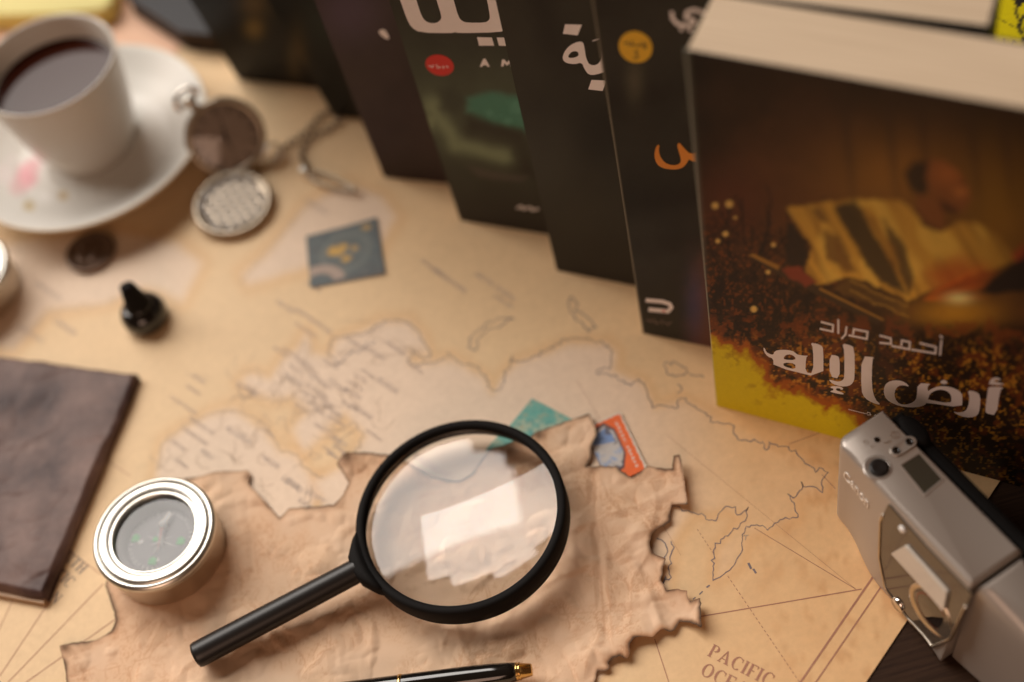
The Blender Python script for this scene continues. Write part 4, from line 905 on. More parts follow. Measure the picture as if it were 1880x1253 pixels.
# ------------------------------------------------------------------ stamps
def stamp_outline(c, n, k, sides=(1, 1, 1, 1)):
    P = []
    for i in range(4):
        a, b = np.array(c[i]), np.array(c[(i + 1) % 4]); d = b - a; L = np.linalg.norm(d); u = d / L; nin = np.array([-u[1], u[0]])
        if np.dot(nin, np.mean(np.array(c), 0) - a) < 0: nin = -nin
        m = n if i % 2 == 0 else int(n * 1.2)
        P.append(a)
        for j in range(m):
            if not sides[i]: continue
            t0 = (j + .25) / m
            for q in range(5):
                f = t0 + .5 / m * q / 4; P.append(a + d * f + nin * k * math.sin(math.pi * q / 4))
    return np.array(P)
def stamp(label, corners, z, paint, perf=.0004, curl=.0006):
    c = [at(x, y)[:2] for x, y in corners]; out = stamp_outline(c, 14, perf)
    lo, hi = out.min(0), out.max(0); st = .0004; gx = np.arange(lo[0] - st, hi[0] + st, st); gy = np.arange(lo[1] - st, hi[1] + st, st)
    X, Y = [q.ravel() for q in np.meshgrid(gx, gy, indexing='ij')]; s = sdist(X, Y, out); F = grid_faces(len(gx), len(gy)); F = F[s[F].mean(1) > 0]
    used = np.zeros(len(X), bool); used[F.ravel()] = True; cnt = np.bincount(F.ravel(), minlength=len(X)); bd = used & (cnt < 4)
    A = out; B = np.roll(out, -1, 0)
    for i in np.where(bd)[0]:
        p = np.array([X[i], Y[i]]); e = B - A; tt = np.clip(((p - A) * e).sum(1) / np.maximum((e * e).sum(1), 1e-16), 0, 1); q = A + e * tt[:, None]; k = np.argmin(((q - p) ** 2).sum(1))
        if np.linalg.norm(q[k] - p) < 1.3 * st: X[i], Y[i] = q[k]
    px = proj(np.stack([X, Y, 0 * X], -1))
    # square coordinates inside the four corners
    a, b, d = np.array(c[0]), np.array(c[1]) - np.array(c[0]), np.array(c[3]) - np.array(c[0])
    Mi = np.linalg.inv(np.array([b, d]).T); uv = (np.stack([X, Y], -1) - a) @ Mi.T; u, v = uv[:, 0], uv[:, 1]
    Z = z + curl * ((u - .5) ** 2 + .5 * (v - .5) ** 2) * 2
    col = paint(u, v, X, Y)
    idx = -np.ones(len(X), int); idx[used] = np.arange(used.sum())
    o = obj('postage_stamp', np.stack([X, Y, Z], -1)[used], idx[F], M['paint_paper'], None, True, np.clip(col[used], .003, .85))
    return tag(o, label, 'stamp', 'old postage stamps on the map')
def st_blue(u, v, X, Y):
    n = vnoise(X + 3, Y + 3, .004, 141); col = np.tile(np.array([.075, .105, .115]), (len(u), 1)) * (.8 + .5 * n)[:, None]
    r = np.hypot((u - .52) * 1.05, v - .5); col = mixl(col, .45 * np.exp(-((r - .34) / .05) ** 2), np.array([.20, .23, .21])); col = mixl(col, .4 * np.exp(-(r / .3) ** 2), np.array([.17, .19, .17]))
    for x, y, s_, k in ((.36, .42, .10, 1.0), (.49, .40, .075, .9), (.52, .62, .07, .9), (.65, .48, .06, .75), (.43, .48, .08, .9), (.84, .14, .07, .75), (.78, .11, .05, .6)): col = mixl(col, k * sstep(s_ * 1.3, s_ * .4, np.hypot(u - x, v - y) + .05 * (n - .5)), np.array([.60, .36, .07]))
    b = sstep(.10, .06, np.abs(np.hypot(u - .12, v - .98) - .28)) * (v < .97); col = mixl(col, .8 * b, np.array([.46, .34, .27]))
    m_ = np.maximum(np.abs(u - .5), np.abs(v - .5)); col = mixl(col, .5 * sstep(.47, .49, m_), np.array([.10, .10, .095]))
    return col
stamp('dark slate blue stamp with gold emblem lying alone below the watch chain', [(562, 436), (693, 401), (709, 505), (570, 531)], .0004, st_blue)
def st_teal(u, v, X, Y):
    n = vnoise(X + 3, Y + 3, .005, 151); n2 = vnoise(X + 3, Y + 3, .0018, 152, 3)
    col = mixl(np.tile(np.array([.12, .40, .34]), (len(u), 1)), sstep(.45, .65, n), np.array([.34, .46, .34])); col = mixl(col, .6 * sstep(.55, .7, n2), np.array([.05, .28, .27])); col = mixl(col, .6 * sstep(.6, .75, vnoise(X + 3, Y + 3, .003, 153)), np.array([.42, .34, .20]))
    m_ = np.maximum(np.abs(u - .5), np.abs(v - .5)); return mixl(col, .5 * sstep(.475, .49, m_), np.array([.2, .42, .36]))
stamp('teal mottled stamp half hidden under the top of the burnt paper', [(977, 732), (1062, 776), (985, 880), (890, 838)], .0003, st_teal, curl=.0001)
def st_orange(u, v, X, Y):
    n = vnoise(X + 3, Y + 3, .003, 161); col = np.tile(np.array([.80, .125, .010]), (len(u), 1)) * (.9 + .2 * n)[:, None]
    hexp = [(.02, .16), (.50, .10), (.66, .24), (.66, .62), (.50, .80), (.02, .86)]
    s = sdist(u, v, hexp); col = mixl(col, sstep(-.05, -.03, s), np.array([.10, .05, .05])); col = mixl(col, sstep(0, .02, s), np.array([.52, .50, .48]))
    col = mixl(col, .9 * sstep(0, .02, sdist(u, v, [(.05, .18), (.50, .14), (.60, .26), (.60, .42), (.05, .34)])), np.array([.14, .28, .58])); col = mixl(col, .8 * sstep(.5, .7, vnoise(X + 9, Y + 3, .0035, 162)) * (s > 0), np.array([.20, .34, .60]))
    col = mixl(col, .8 * sstep(.62, .7, vnoise(X + 9, Y + 3, .0025, 163)) * (s > 0), np.array([.08, .07, .09]))
    lt = (np.abs(u - .80) < .032) & (v > .12) & (v < .92) & ((np.floor(v * 46) % 3) != 0) & (np.abs(v - .52) > .03); col = mixl(col, .8 * lt, np.array([.74, .62, .52]))
    m_ = np.maximum(np.abs(u - .5), np.abs(v - .5)); edge = ((u > .95) | (v < .035)); col = mixl(col, 1.0 * edge, np.array([.70, .62, .50]))
    return col
stamp('bright orange stamp with blue picture poking out of the burnt paper', [(1070, 788), (1139, 757), (1190, 862), (1118, 895)], .0006, st_orange, perf=.0005)

# ------------------------------------------------------------------ little black bottle
def build_bottle():
    b = at(272, 588); t = thing('small_bottle', b, 'tiny glossy black bottle with tall tapered cap standing alone on the map', 'bottle')
    obj('body', *lathe([(0, .0002), (.0085, .0002), (.0100, .0010), (.0108, .0030), (.0108, .0062), (.0100, .0090), (.0084, .0110), (.0064, .0120), (0, .0121)], b, seg=48), M['black_gloss'], t, True)
    obj('neck', *lathe([(.0064, .0119), (.0066, .0126), (.0060, .0134), (.0052, .0136)], b, seg=40), M['black_gloss'], t, True)
    rings = []
    for z, rx, ry in ((.0128, .0060, .0060), (.0150, .0056, .0056), (.0200, .0045, .0042), (.0245, .0037, .0032), (.0262, .0034, .0028), (.0270, .0024, .0018)):
        rings.append([b + np.array([rx * math.cos(a), ry * math.sin(a), z]) for a in [2 * math.pi * k / 32 for k in range(32)]])
    obj('cap', *loft(rings), M['black_matt'], t, True)
build_bottle()

# ------------------------------------------------------------------ dark coin
def build_coin():
    c = at(166, 463, .002); t = thing('bronze_coin', (c[0], c[1], .0003), 'dark bronze coin half in the shadow of the saucer', 'coin')
    o = (c[0], c[1], .0004)
    obj('blank', *lathe([(0, 0), (.0116, 0), (.0123, .0004), (.0124, .0020), (.0121, .0027), (.0109, .0028), (.0105, .0022), (.0060, .0024), (0, .0026)], o, seg=64), M['bronze_dark'], t, True)
    rl = []
    for k in range(3):
        a = 2.2 + k * 1.5; q = np.array(o) + np.array([.0045 * math.cos(a), .0045 * math.sin(a), .0022]); rl.append(lathe([(.0034, 0), (.0028, .0007), (.001, .0011), (0, .0011)], q, seg=20))
    obj('relief', *join(rl), M['bronze_dark'], t, True)
build_coin()

# ------------------------------------------------------------------ leather journal
def build_journal():
    zt = .0062; c = at(250, 684, zt)[:2]; d = at(80, 1096, zt)[:2]; e = at(0, 651, zt)[:2]
    V_ = unit(np.append(d - c, 0)); U_ = unit(np.append(e - c, 0)); U_ = unit(U_ - .0 * V_); Lh = np.linalg.norm(d - c); Lw = .12
    t = thing('leather_journal', (c[0], c[1], 0), 'wrinkled dark leather journal cut off by the left edge', 'journal')
    nu, nv = 210, 190; a = np.linspace(0, 1, nu); b = np.linspace(0, 1, nv); A, Bq = [q.ravel() for q in np.meshgrid(a, b, indexing='ij')]
    X = c[0] + U_[0] * Lw * A + V_[0] * Lh * Bq; Y = c[1] + U_[1] * Lw * A + V_[1] * Lh * Bq
    bx = (X.min(), X.max(), Y.min(), Y.max())
    h = crumple(X, Y, 71, 20, .03, .018, .0016, bx) + crumple(X, Y, 72, 36, .012, .007, .0005, bx) + crumple(X, Y, 73, 30, .005, .003, .00012, bx) + .0075 * (vnoise(X + 3, Y + 3, .050, 74, 1) - .5)
    for sc_, am_, sd_ in ((.034, .0012, 77), (.012, .0005, 78), (.005, .00022, 79)): h += am_ * (np.abs(vnoise(X + 3 + .2 * h, Y + 3, sc_, sd_, 1) - .5) * 2 - .4)
    edge = np.minimum(np.minimum(A * Lw, Bq * Lh), (1 - Bq) * Lh); k = sstep(0, .0022, edge)
    Z = .0052 + k * (h * .8 + .0012) - .0010 * (1 - k) ** 2
    wob = (1 - k) * .0009; X = X + wob * (vnoise(X + 3, Y + 3, .01, 75) - .5) * 2; Y = Y + wob * (vnoise(X + 3, Y + 3, .01, 76) - .5) * 2
    P = np.stack([X, Y, Z], -1); F = [tuple(f) for f in grid_faces(nu, nv)]
    ring = [i * nv for i in range(nu)] + [(nu - 1) * nv + j for j in range(1, nv)] + [i * nv + nv - 1 for i in range(nu - 2, -1, -1)] + [j for j in range(nv - 2, 0, -1)]
    n0 = len(P); low = P[ring].copy(); low[:, 2] -= .0028; R = len(ring); low2 = low.copy()
    V = np.vstack([P, low]); F += [(ring[i], n0 + i, n0 + (i + 1) % R, ring[(i + 1) % R]) for i in range(R)]
    obj('cover', V, F, M['leather'], t, True)
    ins = .0012; cc_ = np.array([c[0], c[1], .0006]); q = cc_ + U_ * ins + V_ * ins
    obj('pages', *box(q, U_ * (Lw - ins), V_ * (Lh - ins + .0016), (0, 0, .0022)), M['tan'], t)
    obj('back_cover', *box(np.array([c[0], c[1], .0002]), U_ * Lw, V_ * (Lh - .0004), (0, 0, .0006)), M['leather'], t)
build_journal()

# ------------------------------------------------------------------ pocket watch
def build_watch():
    lc = at(425, 371, .006); Rw = .0196
    t = thing('pocket_watch', (lc[0], lc[1], 0), 'open antique bronze pocket watch propped against the saucer', 'pocket watch')
    ln = unit((.05, -.10, 1))
    o = np.array([lc[0], lc[1], .0028])
    obj('lid', *lathe([(0, -.0010), (.017, -.0006), (Rw - .001, .0006), (Rw, .0022), (Rw - .0006, .0034), (Rw - .0022, .0034), (Rw - .0030, .0024), (.012, .0020), (0, .0019)], o, ln, seg=80), M['bronze'], t, True)
    # woven relief plate inside the lid
    rel = []; x_, y_, _ = frame(ln); st = .0043; rng = int(Rw / st) + 1
    a45 = math.radians(20); xa = x_ * math.cos(a45) + y_ * math.sin(a45); ya = -x_ * math.sin(a45) + y_ * math.cos(a45)
    for i in range(-rng, rng + 1):
        for j in range(-rng, rng + 1):
            if math.hypot(i, j) * st > Rw - .0036: continue
            q = o + xa * i * st + ya * j * st + ln * .0021; r = st * .41
            rel.append(loft([[q + xa * r * s1 + ya * r * s2 for s1, s2 in ((-1, -1), (1, -1), (1, 1), (-1, 1))], [q + ln * .0010 + xa * r * .7 * s1 + ya * r * .7 * s2 for s1, s2 in ((-1, -1), (1, -1), (1, 1), (-1, 1))]]))
    op = obj('relief_plate', *join(rel), M['white_metal'], t); op['kind'] = 'stuff'
    # watch case propped up behind, dial towards the viewer
    wc = at(414, 252, .0185)
    n = unit(np.array([0, 0, H]) - wc); n = unit(n * .62 + np.array([.05, -.62, .25]) * .38)
    upv = unit(np.array([0, 0, 1.]) - n[2] * n)
    obj('case', *lathe([(0, -.0080), (.012, -.0076), (.0185, -.0052), (Rw, -.0022), (Rw + .0002, .0004), (Rw - .0006, .0018), (Rw - .0022, .0024), (Rw - .0034, .0018), (Rw - .0040, .0006)], wc, n, seg=80), M['bronze'], t, True)
    obj('dial', *lathe([(Rw - .0036, .0004), (0, .0004)], wc, n, seg=64), M['dial_brown'], t)
    sd = np.cross(upv, n); mk = []
    for k in range(12):
        a = k * math.pi / 6; d = upv * math.cos(a) + sd * math.sin(a); e = np.cross(d, n); q0 = wc + n * .0006
        mk.append(([q0 + d * .0120 - e * .0004, q0 + d * .0150 - e * .0004, q0 + d * .0150 + e * .0004, q0 + d * .0120 + e * .0004], [(0, 1, 2, 3)]))
    obj('hour_marks', *join(mk), M['ink_black'], t)['kind'] = 'stuff'
    for a, l in ((.15, .0125), (3.0, .009)):
        d = upv * math.cos(a) + sd * math.sin(a); e = np.cross(d, n) * .0007; q0 = wc + n * .0009
        obj('hand', *slab([q0 - e - d * .002, q0 + e - d * .002, q0 + d * l], n, .0002), M['ink_black'], t)
    obj('glass', *lathe([(Rw - .0034, .0012), (.012, .0022), (0, .0026)], wc, n, seg=64), M['glass_thin'], t, True)
    obj('hinge', *tube([wc - upv * (Rw + .0006) - sd * .004, wc - upv * (Rw + .0006) + sd * .004], .0011, 12), M['bronze'], t, True)
    # crown and bow
    cu = unit(upv * .92 - sd * .38 * 1.0)
    cp = wc + cu * (Rw - .0004)
    obj('crown_stem', *lathe([(.0022, 0), (.0020, .0030)], cp, cu, seg=20), M['bronze'], t, True)
    V, F = lathe([(.0, .0030), (.0034, .0030), (.0040, .0038), (.0040, .0066), (.0034, .0074), (.0, .0078)], cp, cu, seg=40)
    obj('crown', V, F, M['steel'], t, True)
    ex = unit(np.cross(cu, n)); ring_ = [cp + cu * (.0066 + .0042 * math.sin(a)) + ex * .0062 * math.cos(a) for a in [math.pi * (-.18 + 1.36 * k / 30) for k in range(31)]]
    obj('bow', *tube(ring_, .0013, 10), M['chrome'], t, True)
    for a in (-.35, .35): obj('bow_pin', *lathe([(0, -.0016), (.0011, -.0011), (.0016, 0), (.0011, .0011), (0, .0016)], cp + cu * .0060 + ex * .0062 * math.copysign(1, a), ex, seg=20), M['chrome'], t, True)
    # chain: links one after the other along a curve on the map
    path = [(508, 290), (520, 270), (545, 258), (566, 240), (580, 222), (600, 206), (620, 205), (628, 220), (605, 238), (575, 250), (556, 270), (553, 290), (566, 312)]
    P = np.array([at(x, y, .0016)[:2] for x, y in path]); P = smooth_poly(P, 3, False)
    seg_ = np.linalg.norm(np.diff(P, axis=0), axis=1); cum = np.concatenate([[0], np.cumsum(seg_)]); step = .0034; n_ = int(cum[-1] / step)
    V0, F0 = tube([(.0024 * math.cos(a), .0014 * math.sin(a), 0) for a in [2 * math.pi * k / 14 for k in range(14)]], .00038, 6, True)
    me = None
    for k in range(n_):
        s_ = (k + .5) * step; x = np.interp(s_, cum, P[:, 0]); y = np.interp(s_, cum, P[:, 1]); x2 = np.interp(s_ + .001, cum, P[:, 0]); y2 = np.interp(s_ + .001, cum, P[:, 1])
        if me is None:
            o1 = obj('chain_link', V0, F0, M['bronze_dark'], t, True); me = o1.data
        else: o1 = objm('chain_link', me, M['bronze_dark'], t)
        o1.matrix_parent_inverse = Matrix.Translation(-Vector(t.location))
        o1.matrix_basis = Matrix.Translation((x, y, .0018)) @ Matrix.Rotation(math.atan2(y2 - y, x2 - x), 4, 'Z') @ Matrix.Rotation(math.radians(35 if k % 2 else -55), 4, 'X')
    rc_ = at(500, 283, .006)
    obj('chain_ring', *tube([rc_ + .0052 * (math.cos(a) * unit((.8, .5, .3)) + math.sin(a) * unit((-.3, .1, 1))) for a in [2 * math.pi * k / 28 for k in range(28)]], .0008, 8, True), M['steel'], t, True)
    c0, c1 = at(566, 318, .003), at(652, 352, .003); d = unit(c1 - c0); nn = np.array([-d[1], d[0], 0]); Lc = np.linalg.norm(c1 - c0)
    loop = [c0 + d * Lc * (.5 - .5 * math.cos(a)) + nn * .0034 * math.sin(a) * (1.1 - .5 * (.5 - .5 * math.cos(a))) for a in [2 * math.pi * k / 30 for k in range(30)]]
    obj('clasp', *tube(loop, .0008, 8, True), M['bronze'], t, True)
    obj('clasp_swivel', *lathe([(0, -.003), (.0022, -.002), (.0026, 0), (.0022, .002), (0, .003)], c0 - d * .002 + np.array([0, 0, .0005]), d, seg=20), M['steel'], t, True)
M['white_metal'] = mat('pale_metal_relief', (.265, .24, .215), .5, metal=.25)
M['dial_brown'] = mat('brown_dial', (.40, .32, .25), .4, noise=(150, .6, (.24, .185, .14)))
build_watch()

# ------------------------------------------------------------------ compact film camera
def build_film_camera():
    O = at(1533, 940); U = unit((.318, -.948, 0)); V = np.array([-U[1], U[0], 0.]); V = V if V[0] > 0 else -V; Wz = np.array([0, 0, 1.])
    cm = .01; HT = 5.55
    O = O + U * .0; t = thing('film_camera', O, 'silver compact film camera standing at the map edge in the lower right', 'camera')
    g = lambda u, v, w: O + U * u * cm + V * v * cm + Wz * w * cm
    def loc(px, py, w):
        p = at(px, py, w * cm) - O; return np.dot(p, U) / cm, np.dot(p, V) / cm
    def bulge(u, w): return -.62 * sstep(.6, 3.4, u) * max(1 - w / HT, 0) ** .9 - .20 * sstep(5.8, 7.4, u) * max(1 - w / HT, 0)
    def grip(u): return max(0, u - 6.99) * .13
    v_off = loc(1543, 818, HT)[1]
    def outline(u0, u1, v0, v1, rL, rR, w, inset, bul=True, n=9):
        P = []
        for k in range(n): a = math.pi + math.pi / 2 * k / (n - 1); P.append((u0 + rL + (rL) * math.cos(a), v0 + rL + rL * math.sin(a)))
        m = 26
        for k in range(1, m): P.append((u0 + rL + (u1 - rR - u0 - rL) * k / m, v0))
        for k in range(n): a = -math.pi / 2 + math.pi / 2 * k / (n - 1); P.append((u1 - rR + rR * math.cos(a), v0 + rR + rR * math.sin(a)))
        P += [(u1, v1), (u0, v1)]
        c = ((u0 + u1) / 2, (v0 + v1) / 2); R = []
        for u, v in P:
            fu = (abs(u - c[0]) - inset) / max(abs(u - c[0]), 1e-6); fv = (abs(v - c[1]) - inset) / max(abs(v - c[1]), 1e-6)
            uu = c[0] + (u - c[0]) * max(fu, 0); vv = c[1] + (v - c[1]) * max(fv, 0)
            if bul: vv += (bulge(uu, w) * (.55 if u0 > 6 else 1) + grip(uu)) * max(0, min(1, (v1 - vv) / (v1 - v0)))
            R.append(g(uu, vv, w * (1 - .055 * max(0, uu - 7.2)) if u0 > 6 else w))
        return R
    D = 2.15
    f0 = v_off
    lv = [(0, .14), (.12, .03), (.3, 0), (2, 0), (4.2, 0), (5.2, .0), (5.40, .015), (5.50, .06), (HT, .13)]
    shell = loft([outline(0, 6.95, f0, f0 + D, .42, .05, w, i) for w, i in lv])
    obj('front_shell', *shell, M['silver_plastic'], t, False)
    o = t.children[-1]; o.data.shade_smooth(); o.data.set_sharp_from_angle(angle=math.radians(35))
    lv2 = [(0, .16), (.2, 0), (2, 0), (4.2, .0), (4.9, .02), (5.2, .08), (5.42, .18), (5.5, .34)]
    obj('grip_cover', *loft([outline(6.99, 11.6, f0 + .12, f0 + D, .06, .7, w, i) for w, i in lv2]), M['silver_plastic'], t)
    o = t.children[-1]; o.data.shade_smooth(); o.data.set_sharp_from_angle(angle=math.radians(35))
    lv3 = [(0, .1), (.15, 0), (4.7, 0), (5.05, .04), (5.2, .12), (5.25, .25)]
    obj('back_shell', *loft([outline(.25, 11.5, f0 + D + .02, f0 + 2.85, .1, .1, w, i, False) for w, i in lv3]), M['black_matt'], t)
    o = t.children[-1]; o.data.shade_smooth(); o.data.set_sharp_from_angle(angle=math.radians(35))
    # rounded viewfinder hump behind the buttons
    hu, hv = loc(1672, 790, HT)
    obj('eyepiece', *loft([[g(hu + r * .95 * math.cos(a), hv + .18 + r * .50 * math.sin(a), w) for a in [2 * math.pi * k / 32 for k in range(32)]] for w, r in ((4.2, .85), (5.2, .82), (5.40, .74), (5.48, .5))]), M['black_matt'], t, True)
    T = HT + .004
    def disc(name, px, py, prof, m, up=0):
        u, v = loc(px, py, HT); return obj(name, *lathe([(r * cm, (h + up) * cm) for r, h in prof], g(u, v, HT), (0, 0, 1), seg=40), m, t, True)
    disc('button_recess', 1611, 859, [(.50, .003), (.46, .035), (.42, .035), (.385, .006), (0, .006)], M['silver_plastic'])
    disc('shutter_button', 1614, 860, [(.345, .008), (.345, .07), (.31, .10), (.2, .095), (0, .085)], M['black_plastic'])
    disc('small_button', 1610, 808, [(.105, .002), (.105, .02), (.085, .014), (0, .008)], M['black_gloss'])
    # raised lozenge that holds two more buttons
    a_, b_ = np.array(loc(1645, 829, HT)), np.array(loc(1671, 812, HT)); e = (b_ - a_) / np.linalg.norm(b_ - a_); nn = np.array([-e[1], e[0]]); rr = .235
    cap = [a_ - e * rr * math.sin(q) * 1 + nn * rr * math.cos(q) for q in np.linspace(0, math.pi, 14)] + [b_ + e * rr * math.sin(q) - nn * rr * math.cos(q) for q in np.linspace(0, math.pi, 14)]
    mid = (a_ + b_) / 2
    obj('button_island', *loft([[g(*(mid + (q - mid) * k), HT + w) for q in cap] for k, w in ((1.0, .002), (.97, .05), (.90, .065), (.80, .05))]), M['silver_plastic'], t, True)
    for x, y in ((1645, 829), (1669, 813)): disc('small_button', x, y, [(.135, .052), (.135, .075), (.11, .075), (.09, .055), (0, .055)], M['black_gloss'])
    lc = [loc(x, y, HT) for x, y in ((1655, 855), (1688, 834), (1729, 880), (1697, 907))]; q = [np.array(p) for p in lc]; ctr = sum(q) / 4
    obj('display_frame', *loft([[g(*(ctr + (p - ctr) * k), HT + w) for p in q] for k, w in ((1.16, .002), (1.12, .03), (1.03, .03), (1.0, .004))], cap0=False, cap1=False), M['silver_plastic'], t)
    obj('display', [g(*p, HT + .006) for p in q], [(0, 1, 2, 3)], M['lcd'], t)
    # engraved icons beside the buttons
    ic = []
    def icon(pts, w=.022, cl=False):
        L = [np.array(loc(x, y, HT)) for x, y in pts]; V2, F2 = ribbon2(L + ([L[0]] if cl else []), w); ic.append(([g(v[0], v[1], HT + .004) for v in V2], F2))
    icon([(1590 + 4 * math.cos(a), 812 + 4 * math.sin(a)) for a in np.linspace(0, 5.4, 9)]); icon([(1597, 817), (1602, 823)]); icon([(1601, 821), (1606, 818)])
    icon([(1644 + 8 * math.cos(a), 799 + 6 * math.sin(a)) for a in np.linspace(0, 6.0, 14)]); icon([(1643, 795), (1645, 803)]); icon([(1622, 812), (1626, 815), (1630, 811)]); icon([(1630, 814), (1635, 809), (1636, 814)]); icon([(1651, 816), (1659, 823)], .05)
    obj('button_icons', *join(ic), M['steel_side'], t)['kind'] = 'stuff'
    # seam over the top
    u1, _ = loc(1632, 915, HT)
    # --- front: panel, frame, lens, flash window, relief brand letters
    fp = lambda px, py, off=0.0: None
    def front_uv(px, py):
        """point of the bulged front under a photograph pixel"""
        d = ray((px, py)); o_ = np.array([0, 0, H]); best = None
        for tt in np.linspace(.00012, .00025, 1500):
            p = o_ + d * tt - O; u, v, w = np.dot(p, U) / cm, np.dot(p, V) / cm, p[2] / cm
            if v - f0 - bulge(u, min(max(w, 0), HT)) * 1.0 > 0: return u, min(max(w, .05), HT - .05)
        return u, w
    def fpt(u, w, off): return g(u, f0 + bulge(u, w) - off, w)
    def dens(uw):
        o_ = []
        for p, q in zip(uw, uw[1:] + uw[:1]):
            for f in (.0, .12, .88): o_.append((p[0] + (q[0] - p[0]) * f, p[1] + (q[1] - p[1]) * f))
        return o_
    def panel(name, pts, off, m, sub=10):
        uw = [front_uv(*p) for p in pts]; poly = smooth_poly(smooth_poly(dens(uw), 1), 1); lo, hi = poly.min(0), poly.max(0)
        V2, F2 = fill2([poly])
        for _ in range(3):                                           # finer triangles follow the curved front
            mid = {}; NF = []
            def mp_(a, b):
                k = (min(a, b), max(a, b))
                if k not in mid: mid[k] = len(V2); V2.append((V2[a] + V2[b]) / 2)
                return mid[k]
            for f in F2:
                for q_ in range(1, len(f) - 1):
                    a, b, c_ = f[0], f[q_], f[q_ + 1]; x, y, z = mp_(a, b), mp_(b, c_), mp_(c_, a); NF += [(a, x, z), (x, b, y), (z, y, c_), (x, y, z)]
            F2 = NF
        bmv = [fpt(v[0], v[1], off) for v in V2]
        # rim wall
        n = len(poly); rim = [fpt(*p, off) for p in poly] + [fpt(*p, -.02) for p in poly]
        Fr = [(i, (i + 1) % n, n + (i + 1) % n, n + i) for i in range(n)]
        return obj(name, *join([(bmv, F2), (rim, Fr)]), m, t), poly
    pan, poly = panel('smoked_panel', [(1633, 924), (1700, 1000), (1787, 1090), (1770, 1125), (1748, 1172), (1714, 1186), (1668, 1132), (1628, 1078), (1617, 1020), (1619, 955)], .06, M['smoked'])
    fr = [fpt(*p, .065) for p in poly]; n_ = len(fr)
    tr = [p for p, q in zip(fr, poly) if q[1] < 4.6]; k0 = max(range(len(tr)), key=lambda i: np.linalg.norm(tr[i] - tr[i - 1])); tr = tr[k0:] + tr[:k0]
    obj('panel_trim', *tube(tr, .0006, 6), M['steel_side'], t, True)
    panel('flash_window', [(1643, 1012), (1668, 998), (1745, 1084), (1738, 1118), (1700, 1075)], .17, M['flash'])
    u, w = front_uv(1714, 1120)
    nrm = -V + Wz * .11; nrm = unit(nrm); c = fpt(u, w, .065)
    obj('lens_ring', *lathe([(.0112, -.001), (.0110, .0006), (.0102, .0008), (.0092, .0002), (.0088, .0000)], c, nrm, seg=56), M['steel_side'], t, True)
    obj('lens_glass', *lathe([(.0090, .0001), (.006, .0004), (0, .0005)], c, nrm, seg=40), M['lens_dark'], t, True)
    obj('lens_coating_ring', *lathe([(.0076, .0003), (.0071, .0004)], c, nrm, seg=40), M['lens_red'], t, True)
    u, w = front_uv(1660, 970); obj('sensor', *lathe([(.0016, 0), (.0014, .0006), (0, .0008)], fpt(u, w, .065), nrm, seg=20), M['white'], t, True)
    u, w = front_uv(1652, 1108); obj('release_tab', *lathe([(.0030, 0), (.0028, .0010), (0, .0012)], fpt(u, w, .06), nrm, seg=24), M['chrome'], t, True)
    # raised brand letters
    A_ = front_uv(1549, 870); B_ = front_uv(1594, 932)
    V2, F2 = text2('Canon', 1.0); wid = max(v[0] for v in V2); up_ = .80
    du = (B_[0] - A_[0]); dw = (B_[1] - A_[1])
    A_ = (A_[0], A_[1] - .22); pts = []
    for v in V2: pts.append((A_[0] + du * v[0] / wid, A_[1] + dw * v[0] / wid * .0 + up_ * v[1]))
    n = len(pts); topv = [fpt(p[0], p[1], .035) for p in pts]; botv = [fpt(p[0], p[1], -.02) for p in pts]
    from collections import Counter
    ed = Counter(tuple(sorted((f[i], f[(i + 1) % len(f)]))) for f in F2 for i in range(len(f)))
    side = [(a, b, b + n, a + n) for (a, b), k in ed.items() if k == 1]
    obj('brand_lettering', topv + botv, list(F2) + side, M['bright_silver'], t)
M['flash'] = mat('frosted_flash', (.62, .56, .48), .3, coat=.4)
M['lens_dark'] = mat('camera_lens', (.010, .008, .008), .05, coat=1.)
M['lens_red'] = mat('lens_coating', (.22, .06, .03), .2)
build_film_camera()

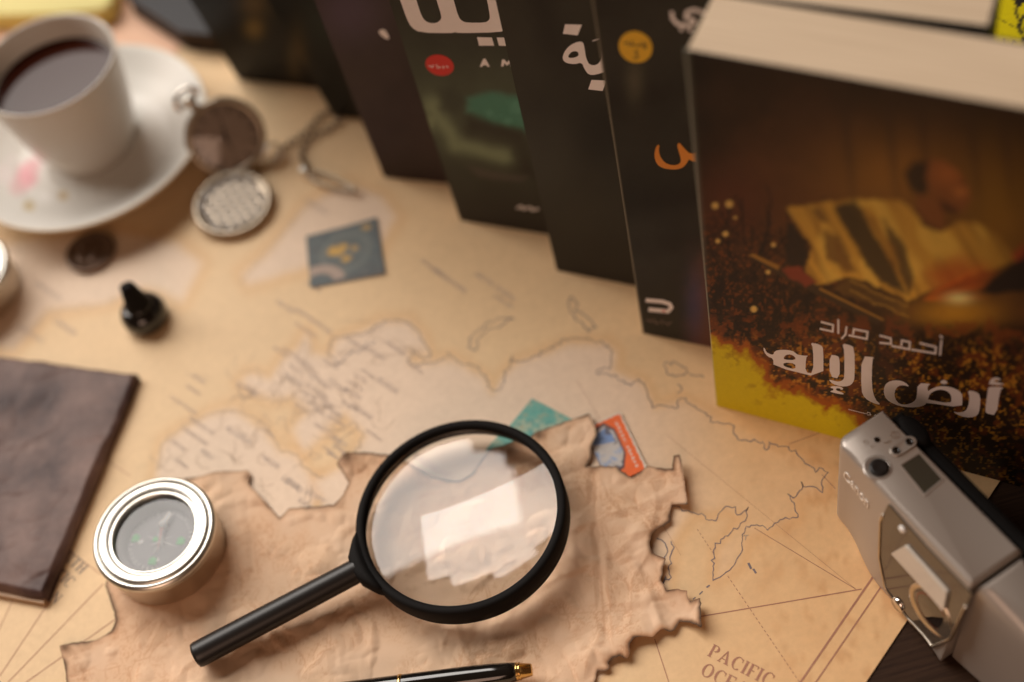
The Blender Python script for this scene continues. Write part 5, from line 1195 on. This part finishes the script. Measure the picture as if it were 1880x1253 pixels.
# ------------------------------------------------------------------ things at the back edge
def rounded_block(name, label, cat, pts, z0, z1, m, r=.004, parts=None):
    P = smooth_poly(np.array([at(x, y, z1)[:2] for x, y in pts]), 2); ctr = P.mean(0)
    rings = []
    for z, k in ((z0, .985), (z0 + .001, 1.0), (z1 - r * .4, 1.0), (z1 - r * .1, .99), (z1, .965)):
        rings.append([(*(ctr + (q - ctr) * k), z) for q in P])
    o = obj(name, *loft(rings), m, None); o.data.shade_smooth(); o.data.set_sharp_from_angle(angle=math.radians(40))
    return tag(o, label, cat)
rounded_block('yellow_notepad', 'pale yellow notepad in the upper left corner behind the cup', 'notepad', [(-220, 30), (60, 28), (175, 20), (196, 12), (206, 0), (215, -70), (-220, -70)], .0004, .012, M['yellow_card'])
pp = [at(x, y)[:2] for x, y in ((-80, 40), (250, -20), (262, 5), (335, 82), (250, 200), (-80, 200))]
o = obj('peach_sheet', *slab([(*q, .0006) for q in pp], (0, 0, 1), .0003), M['peach']); tag(o, 'peach coloured paper sheet partly under the back of the saucer', 'paper')
def build_notebook():
    z1 = .014; c = [at(x, y, z1)[:2] for x, y in ((228, -8), (330, 58), (452, 70), (400, -70))]
    t = thing('charcoal_notebook', (*np.mean(c, 0), 0), 'charcoal notebook lying flat between the saucer and the black books', 'notebook')
    top = [(*q, z1) for q in c]; ctr = np.mean(c, 0)
    obj('front_cover', *slab(top, (0, 0, 1), .0012), M['charcoal'], t)
    obj('pages', *slab([(*(ctr + (q - ctr) * .975), z1 - .0013) for q in c], (0, 0, 1), .0110), M['dark_pages'], t)
    obj('back_cover', *slab([(*q, .0016) for q in c], (0, 0, 1), .0011), M['charcoal'], t)
build_notebook()

# ------------------------------------------------------------------ parts that belong to a part
def under(root, part, kinds):
    r = bpy.data.objects[root]; p = next(c for c in r.children if c.name.split('.')[0] == part)
    for c in list(r.children):
        if c is not p and c.name.split('.')[0] in kinds:
            c.parent = p; c.matrix_parent_inverse = Matrix.Identity(4)
under('world_map', 'sheet', ('coastline_print', 'faint_coastline_print', 'border_print', 'island_print', 'rhumb_lines', 'dashed_line', 'border_line', 'ocean_lettering', 'country_lettering'))
under('compass', 'dial', ('compass_rose', 'direction_mark', 'dial_ticks', 'needle', 'hub'))
under('film_camera', 'front_shell', ('brand_lettering', 'button_icons', 'button_recess', 'display', 'display_frame'))
under('film_camera', 'smoked_panel', ('panel_trim', 'flash_window', 'lens_ring', 'lens_glass', 'lens_coating_ring', 'sensor', 'release_tab'))
under('pocket_watch', 'lid', ('relief_plate',))
under('pocket_watch', 'case', ('dial', 'glass', 'hour_marks', 'hand', 'hinge', 'crown_stem', 'crown', 'bow', 'bow_pin'))
under('pocket_watch', 'clasp', ('clasp_swivel',))
